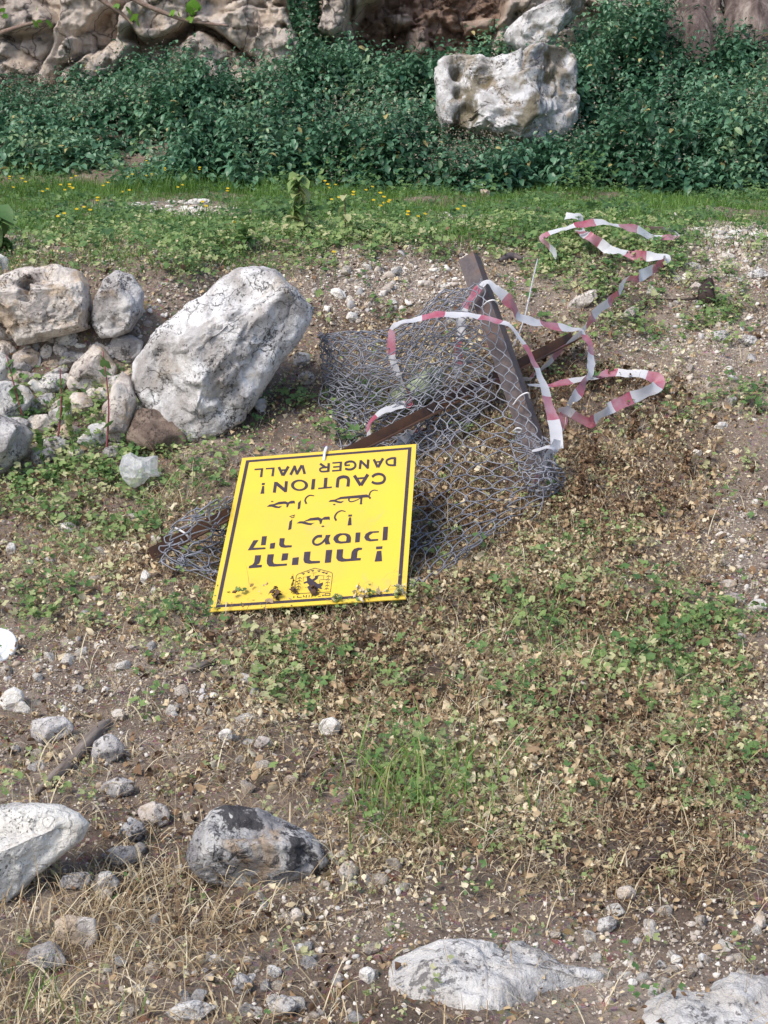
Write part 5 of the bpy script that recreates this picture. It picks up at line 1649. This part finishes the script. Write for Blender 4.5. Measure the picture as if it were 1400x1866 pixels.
he.poly(4, [(420, 1055), (522, 1050), (503, 1165), (520, 1200), (570, 1208), (730, 1200), (725, 1232), (520, 1250), (440, 1245), (408, 1205), (405, 1150)]); he.poly(4, [(655, 1040), (750, 1035), (735, 1140), (637, 1158)])
he.poly(4, [(818, 1110), (918, 1098), (905, 1220), (805, 1225)])
he.poly(4, [(1005, 1015), (1105, 1008), (1090, 1140), (1120, 1160), (1255, 1157), (1252, 1192), (1080, 1205), (1010, 1190), (990, 1145)])
he.poly(5, [(135, 1052), (240, 1045), (215, 1262), (112, 1270)])
he.poly(5, [(320, 1040), (428, 1035), (415, 1160), (430, 1190), (470, 1200), (555, 1195), (570, 1080), (610, 1030), (680, 1008), (750, 1012), (745, 1045), (690, 1055), (670, 1080), (660, 1187), (728, 1185), (722, 1225), (400, 1250), (340, 1235), (308, 1190)])
he.poly(5, [(985, 992), (1095, 985), (1090, 1032), (985, 1038)]); he.poly(5, [(1000, 1070), (1075, 1060), (1088, 1240), (960, 1248)])
he.poly(4, [(195, 830), (275, 825), (190, 950), (385, 943), (385, 970), (103, 990)]); he.poly(4, [(330, 768), (408, 762), (388, 905), (313, 910)])
he.poly(4, [(462, 880), (542, 866), (528, 960), (452, 965)])
he.poly(4, [(613, 798), (692, 795), (680, 890), (700, 910), (805, 910), (802, 940), (690, 948), (630, 940), (602, 905)])
he.stroke(4, [(1288, 762), (1215, 768), (1165, 805), (1145, 850), (1165, 890), (1220, 900), (1290, 865), (1345, 800)], 44, 30, n=40)
he.poly(5, [(130, 795), (213, 790), (185, 850), (183, 885), (208, 950), (125, 958), (105, 890)])
he.ring(5, [(255, 870), (270, 825), (310, 788), (370, 765), (480, 765), (540, 790), (562, 840), (553, 925), (380, 942), (300, 930)], [(340, 855), (370, 810), (420, 793), (460, 800), (485, 830), (475, 900), (390, 905), (350, 890)])
he.poly(5, [(640, 755), (720, 750), (705, 915), (627, 922)])
he.poly(5, [(1035, 728), (1032, 752), (930, 760), (870, 800), (865, 840), (900, 868), (1022, 862), (1020, 890), (880, 905), (810, 885), (783, 835), (810, 775), (880, 735)])
he.poly(5, [(1110, 658), (1190, 652), (1175, 882), (1093, 888)])
link('lettering', he.m.mesh('lettering', [M_INK], False), sign)
em = Ink()
out_ = [(398, 215), (410, 185), (440, 160), (740, 55), (1015, 125), (1055, 145), (1062, 175), (1025, 487), (700, 505), (380, 522), (398, 215)]
for a_, b_ in zip(out_[:-1], out_[1:]): em.stroke(1, [a_, b_], 10)
em.poly(1, [(590, 205), (670, 188), (640, 225), (690, 262), (735, 238), (745, 195), (828, 183), (795, 212), (792, 245), (725, 290), (800, 345), (890, 315), (885, 360), (850, 400), (880, 425), (845, 435), (800, 420), (790, 480), (740, 490), (690, 430), (660, 500), (625, 450), (600, 400), (640, 370), (595, 322), (540, 342), (533, 315), (600, 290)])
for k in range(5):
    for (cx, cy, sgn) in ((468 - 9 * k, 222 + 52 * k, 1), (992 - 8 * k, 190 + 56 * k, 1)):
        em.stroke(1, [(cx - 42, cy + 30), (cx - 5, cy + 2)], 9); em.stroke(1, [(cx + 38, cy + 26), (cx + 3, cy + 2)], 9); em.stroke(1, [(cx, cy), (cx - 5, cy + 45)], 7)
for (x, y) in ((530, 165), (625, 135), (700, 110), (815, 115), (895, 140), (950, 155)):
    em.poly(1, [(x - 38, y - 14), (x + 30, y - 20), (x + 6, y + 14)])
for a_, b_ in (((530, 220), (600, 215)), ((530, 220), (528, 300)), ((680, 145), (770, 140)), ((722, 145), (715, 205)), ((820, 190), (915, 195)), ((905, 195), (895, 262)), ((840, 262), (950, 265)), ((830, 265), (825, 330)), ((560, 410), (600, 408))): em.stroke(1, [a_, b_], 5)
em.stroke(1, [(925, 520), (1018, 514)], 12); em.stroke(1, [(1018, 510), (1012, 560)], 16); em.stroke(1, [(930, 522), (920, 562)], 14); em.stroke(1, [(920, 558), (1012, 552)], 12)
for a_, b_, w_ in (((875, 560), (900, 545), 26), ((800, 570), (850, 566), 12), ((770, 545), (740, 570), 16), ((690, 545), (680, 590), 14), ((640, 545), (632, 590), 14), ((590, 545), (580, 595), 14), ((535, 545), (530, 580), 12), ((530, 580), (565, 576), 10), ((425, 560), (420, 590), 14), ((420, 590), (500, 586), 12), ((360, 570), (352, 596), 20)): em.stroke(1, [a_, b_], w_)
link('emblem', em.m.mesh('emblem', [M_INK], False), sign)
m = MB()
c0 = on_sign(591, 838, .004) - s0; c1 = on_sign(593, 828, .010) - s0; c2 = on_sign(596, 819, .008) - s0; c3 = on_sign(594, 814, -.012) - s0
m.tube(catmull([c0 - en * .01, c0, c1, c2, c3], 20), [.0055] * 10 + [.006] * 10, 7)
link('zip_tie', m.mesh('zip_tie', [M_ZIP]), sign)

# ------------------------------------------------------------------ red and white barrier tape
M_TW = plain_mat('tape_white', (.74, .75, .80), .35, .5, var=.08, trans=.25, alpha=.94)
M_TR = plain_mat('tape_red', (.50, .085, .15), .35, .5, col2=(.55, .32, .39), scale=9, trans=.25, alpha=.9)
tape0 = ground(1017, 830)
tape = empty('barrier_tape', tape0, 'crumpled red and white barrier tape looped over the fallen fence', 'barrier tape')
_off = [0.0]


def ribbon(m, pts, full=.05, stripe=.12, step=.012, phase=0.0):
    """pts: px, py, Y or None (on the ground), visible width in px"""
    rows = []
    for p in pts:
        q = cp(p[0], p[1], p[2], p[4] if len(p) > 4 else .065)
        rows.append([*q, p[3]])
    R = np.array(rows)
    n = max(12, int(np.linalg.norm(np.diff(R[:, :3], axis=0), axis=1).sum() / step))
    S = catmull(R, n)
    C, wpx = S[:, :3], np.clip(S[:, 3], 3, 60)
    C = C + .006 * np.stack([perlin(C * 16 + k) for k in (7, 27, 47)], 1)
    wpx = wpx * .74 * (1.05 + 1.15 * perlin(C * 8 + 90)).clip(.25, 1.4)
    dist = (C - EYE) @ FWD
    T = np.gradient(C, axis=0); T /= np.linalg.norm(T, axis=1)[:, None] + 1e-9
    view = (C - EYE); view /= np.linalg.norm(view, axis=1)[:, None]
    A = np.cross(T, view); A /= np.linalg.norm(A, axis=1)[:, None] + 1e-9
    w = np.minimum(wpx * dist / F, full)
    dep = np.sqrt(np.maximum(full ** 2 - w ** 2, 0)) * .8
    side = A * (w / 2)[:, None] + np.cross(A, T) * (dep / 2)[:, None]
    jit = .003 * np.stack([perlin(C * 30 + k) for k in (0, 20, 40)], 1)
    Vm = C + np.cross(side / (np.linalg.norm(side, axis=1)[:, None] + 1e-9), T) * .004
    V = np.stack([C - side + jit, Vm, C + side - jit], 1).reshape(-1, 3)
    s = np.concatenate([[0], np.cumsum(np.linalg.norm(np.diff(C, axis=0), axis=1))]) + phase
    red, white = [], []
    for i in range(n - 1):
        for j in (0, 1):
            fc = [3 * i + j, 3 * i + j + 1, 3 * i + j + 4, 3 * i + j + 3]
            (red if (s[i] / stripe) % 2 > 1.15 else white).append(fc)
    m.add(V, white, 0); base = m.n - len(V)
    for f in red: m.Fc.append([k + base for k in f]); m.M.append(1)


def tape_part(lst, **kw):
    m = MB(); ribbon(m, lst, **kw)
    return link('tape_strip', m.mesh('tape_strip', [M_TW, M_TR], True, tape0), tape)


tape_part([(1013, 464, None, 12, .08), (1001, 449, None, 14, .10), (988, 434, None, 14, .12), (999, 427, None, 10, .14), (1024, 417, None, 12, .16), (1046, 411, None, 12, .18), (1063, 409, None, 12, .18), (1089, 404, None, 14, .18),
           (1114, 408, None, 13, .15), (1142, 414, None, 13, .12), (1164, 419, None, 14, .09), (1191, 433, None, 14, .05), (1215, 432, None, 13, .06), (1232, 429, None, 8, .05), (1219, 420, None, 8, .05), (1205, 416, None, 14, .06), (1174, 416, None, 14, .06)], phase=.05)
tape_part([(1031, 393, 7.62, 30), (1044, 393, 7.6, 34), (1056, 396, 7.6, 26), (1057, 408, 7.6, 14), (1055, 417, 7.6, 18), (1067, 427, None, 20, .13), (1093, 443, None, 20, .10), (1112, 454, None, 20, .08), (1142, 461, None, 20, .07), (1174, 466, None, 22, .07), (1216, 470, None, 18, .08), (1197, 486, None, 18, .08),
           (1174, 500, None, 22, .10), (1158, 507, None, 14, .12), (1142, 510, None, 8, .14), (1127, 532, None, 12, .16), (1110, 550, None, 16, .16), (1089, 566, None, 14, .16), (1076, 584, None, 14, .16), (1063, 601, None, 16, .16), (1049, 615, None, 14, .12), (1023, 637, None, 13, .1), (994, 666, None, 9, .08), (968, 688, 6.12, 7)])
tape_part([(972, 690, 6.1, 6), (930, 694, 6.05, 8), (880, 697, 6.02, 14), (851, 709, 6.0, 18), (811, 727, 5.98, 20), (797, 748, 5.95, 12), (785, 765, 5.9, 16), (765, 785, 5.82, 22), (735, 805, 5.72, 26), (700, 825, 5.65, 26)], phase=.06)
tape_part([(668, 814, 5.62, 10), (671, 788, 5.72, 12), (677, 766, 5.80, 10), (697, 750, 5.82, 12), (715, 743, 5.84, 14), (732, 737, 5.86, 14), (749, 736, 5.87, 8), (738, 706, 5.9, 12), (725, 679, 5.93, 14), (715, 648, 5.96, 14), (713, 622, 5.97, 14), (715, 598, 5.97, 10), (723, 590, 5.95, 8), (749, 583, 5.93, 11), (785, 576, 5.91, 11),
           (817, 572, 5.9, 11), (851, 574, 5.88, 11), (891, 581, 5.84, 10), (926, 591, 5.8, 11), (943, 609, 5.77, 12), (963, 641, 5.73, 13), (975, 664, 5.7, 12), (989, 697, 5.65, 14), (998, 727, 5.61, 22), (1006, 757, 5.57, 25), (1013, 787, 5.53, 25), (1015, 815, 5.49, 28)], phase=.02)
tape_part([(834, 690, 6.02, 10), (834, 660, 6.03, 18), (837, 623, 6.04, 16), (841, 591, 6.06, 16), (847, 563, 6.06, 12), (857, 543, 6.06, 10), (874, 526, 6.06, 12), (891, 514, 6.05, 7), (906, 526, 6.03, 14), (926, 547, 6.04, 20), (937, 563, 6.06, 14), (947, 577, 6.08, 12), (977, 587, 6.12, 15), (1009, 594, 6.18, 14), (1037, 599, 6.22, 12),
           (1060, 601, 6.25, 12), (1066, 610, 6.24, 16), (1075, 628, 6.22, 18), (1078, 650, 6.18, 19), (1077, 669, 6.14, 16), (1071, 689, 6.08, 19), (1059, 709, 6.02, 22), (1044, 727, 5.96, 22), (1031, 749, 5.9, 22), (1023, 776, 5.8, 16), (1018, 800, 5.65, 12)], phase=.09)
tape_part([(966, 703, 5.95, 5), (1003, 702, None, 12), (1054, 692, None, 13), (1085, 686, None, 14), (1116, 678, None, 14), (1147, 680, None, 14), (1178, 684, None, 20), (1200, 690, None, 24), (1200, 701, None, 24), (1178, 713, None, 30), (1147, 726, None, 32), (1116, 742, None, 30), (1085, 763, None, 24), (1072, 770, None, 20), (1054, 760, None, 16), (1038, 751, None, 16), (1016, 748, None, 10)], phase=.03)
tape_part([(1016, 800, 5.47, 20), (1010, 818, 5.46, 26), (998, 834, 5.45, 20), (989, 853, 5.44, 8), (980, 868, None, 10, .08), (968, 892, None, 8, .06)], phase=.0)
tape_part([(968, 822, 5.46, 5), (984, 818, 5.45, 12), (1000, 814, 5.44, 14), (1014, 824, 5.45, 12), (1004, 830, 5.46, 8)], phase=.0)
m = MB(); m.tube(catmull([cp(980, 472, None, .1), cp(970, 515, None, .1), cp(964, 545, None, .12), cp(955, 582, None, .12), cp(945, 610, None, .08), cp(936, 630, None, .05)], 30), [.0032] * 30, 5)
link('twisted_strand', m.mesh('twisted_strand', [M_TW], True, tape0), tape)

# ------------------------------------------------------------------ small things lying about
M_BAG = plain_mat('thin_plastic', (.90, .91, .94), .22, .7, var=.04, trans=.3, alpha=.5)
D, Fc = ico(6)
bc = ground(250, 880); bC = at(250, 857, bc[1] - .06)
s_ = ((bC - EYE) @ FWD) / F
th = np.arctan2(-D[:, 2], D[:, 0]); rho = np.hypot(D[:, 0], D[:, 2])
rad = outline_radius([(218, 850), (224, 832), (240, 826), (252, 834), (272, 832), (288, 830), (286, 855), (290, 868), (272, 868), (262, 880), (246, 888), (236, 886), (224, 872)], np.array([250, 857]), th) * s_
L = np.stack([rad * np.cos(th) * rho ** .7, D[:, 1] * .06, -rad * np.sin(th) * rho ** .7], 1)
L += D * (.009 * (1 - np.abs(perlin(L * 17)) * 3).clip(-1, 1) - .006 + .005 * ridged(L * 34 + 4, 3))[:, None] * np.array([.45, 1, .45])
W = L[:, :1] * RIGHT + L[:, 1:2] * FWD + L[:, 2:] * UPC + bC
tag(link('plastic_bag', mesh_np('plastic_bag', W - bc, Fc.ravel(), np.arange(len(Fc)) * 3, np.full(len(Fc), 3), [M_BAG]), loc=bc), 'crumpled clear white plastic bag below the huge boulder', 'plastic bag')

M_LID = plain_mat('white_plastic', (.78, .80, .84), .35, .5, var=.04)
lc = ground(-8, 1196)
m = MB()
prof = [(0, .006), (.018, .006), (.020, .009), (.030, .009), (.032, .006), (.044, .006), (.046, .010), (.052, .008), (.054, 0), (.052, 0), (.046, .004), (0, .002)]
ns = 40
V = [(r_ * math.cos(2 * math.pi * k / ns), r_ * math.sin(2 * math.pi * k / ns), z_) for r_, z_ in prof for k in range(ns)]
m.add(V, [[i * ns + k, i * ns + (k + 1) % ns, (i + 1) * ns + (k + 1) % ns, (i + 1) * ns + k] for i in range(len(prof) - 1) for k in range(ns)])
o = link('plastic_disc', m.mesh('plastic_disc', [M_LID]), loc=lc + np.array([0, 0, .03])); o.rotation_euler = (.75, -.1, 0); o.scale = (1.35, 1.2, 1.2)
tag(o, 'white round plastic disc with raised rings at the left edge', 'plastic disc')

M_WOOD, nt, bs, out = nodes('weathered_wood')
tc = nt.nodes.new('ShaderNodeTexCoord'); mp = N(nt, 'ShaderNodeMapping'); mp.inputs['Scale'].default_value = (60, 60, 6)
nt.links.new(tc.outputs['Object'], mp.inputs[0])
nw = noise_n(nt, mp.outputs[0], 1.2, 6, .6)
nt.links.new(ramp(nt, nw, [(.3, (.12, .095, .08)), (.55, (.27, .225, .195)), (.75, (.38, .33, .30))]), bs.inputs['Base Color'])
bs.inputs['Roughness'].default_value = .9
nt.links.new(bump(nt, nw, .6, .006), bs.inputs['Normal'])


def limb(name, pts, radii, mat, label, cat, lift=.02, sides=9, seed=1):
    C = np.array([cp(x, y, None, lift) for x, y in pts])
    base = C[0].copy()
    # local z along the piece so the grain runs lengthwise
    C = catmull(C, 30)
    Rr = np.interp(np.linspace(0, 1, 30), np.linspace(0, 1, len(radii)), radii)
    def jit(n, s): return 1 + .25 * fbm(np.stack(np.broadcast_arrays(np.cos(np.linspace(0, 6.28, s, endpoint=False))[None] * 1.2, np.sin(np.linspace(0, 6.28, s, endpoint=False))[None] * 1.2, np.linspace(0, 2, n)[:, None]), -1).reshape(-1, 3) + seed, 3).reshape(n, s)
    m = MB(); m.tube(C, Rr, sides, jitter=jit)
    V = np.concatenate(m.V) - base
    zax = Vector(C[-1] - C[0]).normalized()
    q = zax.to_track_quat('Z', 'Y').to_matrix()
    V = V @ np.array(q)
    me = mesh_faces(name, V, m.Fc, [mat])
    o = link(name, me, loc=base); o.rotation_euler = q.to_euler()
    return tag(o, label, cat)


limb('wood_plank', [(62, 1448), (110, 1405), (150, 1365), (182, 1328), (200, 1312)], [.006, .017, .018, .016, .005], M_WOOD, 'weathered grey wooden plank splinter resting on the dark ridged rock', 'plank', .012, 8, 3)
limb('stick', [(338, 1222), (360, 1215), (390, 1204)], [.010, .013, .009], M_WOOD, 'short thick grey stick lying below the sign', 'stick', .012, 8, 4)
M_DARKW = plain_mat('charred_wood', (.035, .026, .024), .9, .2, col2=(.07, .05, .045))
limb('stick', [(1152, 1600), (1180, 1582), (1205, 1560), (1225, 1545)], [.006, .010, .009, .004], M_DARKW, 'dark curved stick in dry litter at lower right', 'stick', .012, 7, 5)
limb('stick', [(350, 1285), (400, 1280), (440, 1268)], [.003, .004, .002], M_DARKW, 'thin dark twig on bare earth below the sign', 'stick', .008, 6, 6)
limb('stick', [(1178, 545), (1262, 545), (1285, 527)], [.003, .006, .004], M_DARKW, 'thin dark twig on the right bank beside the burnt stump', 'stick', .02, 6, 7)
limb('burnt_stump', [(1288, 548), (1288, 530), (1292, 512)], [.04, .038, .022], M_DARKW, 'small burnt stump among weeds on the right bank', 'stump', .02, 10, 8)
limb('rusty_bar', [(912, 474), (932, 467), (952, 472)], [.012, .02, .01], M_RUST, 'short rusty scrap lying behind the post top', 'scrap', .03, 6, 9)

# ------------------------------------------------------------------ single plants
M_RED_ST = plain_mat('red_stem', (.22, .05, .07), .6, .3, col2=(.28, .10, .10))
M_BROWN_ST = plain_mat('dead_stem', (.10, .06, .045), .8, .2, col2=(.16, .10, .07))


def weed_plant(name, foot, tip, rad, stem_mat, leaves, leaf_mat, label, cat='plant', group=None, temps=None, size=.03, tint=(.3, .7), seed=1, bend=.02, t0=.15, droop=-.3, Yt=None):
    rr = np.random.RandomState(seed)
    B = ground(*foot)
    Tp = at(tip[0], tip[1], (B[1] + .02) if Yt is None else Yt)
    mid = (B + Tp) / 2 + np.array([rr.normal(0, bend), 0, 0])
    C = catmull([B - [0, 0, .02], mid, Tp], 20)
    root = empty(name, B, label, cat, group)
    m = MB(); m.tube(C, np.linspace(rad, rad * .45, 20), 6)
    link('stem', m.mesh('stem', [stem_mat], True, B), root)
    if leaves:
        t = rr.uniform(t0, 1, leaves)
        P = np.stack([np.interp(t * 19, np.arange(20), C[:, k]) for k in range(3)], 1)
        a = rr.uniform(0, 6.28, leaves)
        P = P + np.stack([-np.sin(a), np.cos(a), a * 0], 1) * .006
        s = size * rr.uniform(.6, 1.3, leaves)
        T_ = temps or NETT
        me = scatter('leaves', T_, rr.randint(0, len(T_), leaves), P - B, rot_arr(np.stack([a, rr.normal(droop, .35, leaves), rr.normal(0, .3, leaves)], 1)), s, rr.uniform(tint[0], tint[1], leaves), leaf_mat, None, None)
        link('leaves', me, root)
    return root


for k, (ft, tp, nl, lb) in enumerate([
        ((192, 835), (188, 640), 4, 'tallest bare red stem before the upright slab'),
        ((225, 800), (232, 700), 5, 'red stem touching the left side of the huge boulder'),
        ((52, 795), (12, 648), 9, 'leaning red bramble stem over the pale wall stones'),
        ((100, 825), (110, 672), 8, 'red bramble stem with round leaves at the wall foot')]):
    weed_plant('bramble_stem', ft, tp, .0045, M_RED_ST, nl, M_WEED, lb, 'bramble', None, MALT, .045, (.15, .5), 20 + k, t0=.3, droop=.9)
weed_plant('leafy_weed', (140, 850), (122, 728), .004, M_STALK, 60, M_WEED, 'bushy yellow green spurge before the wall stones', 'plant', None, MALT, .026, (.6, 1), 31, .01, .45, .7)
weed_plant('leafy_weed', (85, 870), (70, 785), .003, M_STALK, 30, M_WEED, 'clover plant on a thin stalk below the sloping grey rock', 'plant', None, MALT, .028, (.35, .75), 32, .01, .4, .7)
weed_plant('nettle_plant', (545, 432), (546, 318), .005, M_BROWN_ST, 46, M_WEED, 'tall yellowing nettle standing alone on the terrace lip', 'nettle', None, NETT, .075, (.35, .95), 33, .01, .2, -.4)
weed_plant('nettle_plant', (630, 438), (628, 352), .004, M_BROWN_ST, 16, M_WEED, 'smaller stalky nettle right of the tall yellowing one', 'nettle', None, NETT, .05, (.6, .95), 34, .01, .2, -.2)
weed_plant('leafy_weed', (8, 465), (-4, 380), .006, M_STALK, 22, M_WEED, 'broad leaved green plant cut by the left edge on the terrace', 'plant', None, NETT, .12, (.15, .6), 35, .02, .2, -.3)
weed_plant('leafy_weed', (445, 460), (440, 395), .004, M_STALK, 26, M_WEED, 'broad leaved green plant behind the huge boulder top', 'plant', None, NETT, .06, (.25, .6), 36, .02, .2, .2)
for k, (ft, tp, nl, sz, lb) in enumerate([
        ((512, 1118), (502, 1068), 22, .017, 'blackened withered weed before the lower left of the sign emblem'),
        ((545, 1116), (534, 1046), 14, .013, 'tall blackened weed touching the left side of the emblem'),
        ((578, 1116), (572, 1064), 30, .016, 'thick blackened withered weed covering the emblem'),
        ((640, 1108), (655, 1062), 12, .014, 'pale wilted sprig before the bottom edge of the sign'),
        ((700, 1104), (712, 1066), 10, .012, 'pale wilted sprig at the lower right of the sign')]):
    g = ground(*ft)
    weed_plant('withered_weed', ft, tp, .0016, M_BROWN_ST, nl, M_LITTER, lb, 'weed', None, DRYT, sz, (0, .12) if k < 3 else (.6, 1), 40 + k, .008, .45, -.6, Yt=g[1] - .015)
for k, (px, tp_, tx) in enumerate([(600, 1092, 4), (622, 1082, -6), (655, 1076, 8), (672, 1070, -4), (690, 1078, 6), (722, 1068, 5), (735, 1062, -3), (745, 1058, 6), (560, 1100, 3), (760, 1060, 8)]):
    g = ground(px, 1120 - (px - 560) * .07)
    weed_plant('pale_sprig', (px, 1120 - (px - 560) * .07), (px + tx, tp_), .0013, M_BROWN_ST, 22, M_WEED if k % 2 else M_LITTER, 'pale wilting sprig growing up against the lower edge of the sign', 'weed', 'sprigs along the lower edge of the sign', MALT if k % 2 else DRYT, .016, (.7, 1), 80 + k, .01, .15, .2, Yt=g[1] - .012)
for k, (px, py, hh, lb) in enumerate([
        (1085, 860, 70, 'dark brown dried weed right of the post foot'), (1060, 905, 80, 'rusty brown dried weed below the tape knot'), (1150, 800, 50, 'dried brown weed on the slope right of the tape'),
        (1265, 870, 60, 'bushy rust brown dead weed at right'), (735, 1300, 50, 'black dried stalk in litter below the sign'), (640, 1270, 45, 'dark dead clump in the litter under the sign'), (430, 1580, 40, 'rusty dead weed below the black lichen rock')]):
    weed_plant('dead_weed', (px, py), (px + 8, py - hh), .0025, M_BROWN_ST, 55, M_LITTER, lb, 'weed', None, DRYT, .02, (.02, .35), 60 + k, .02, .1, -.2)
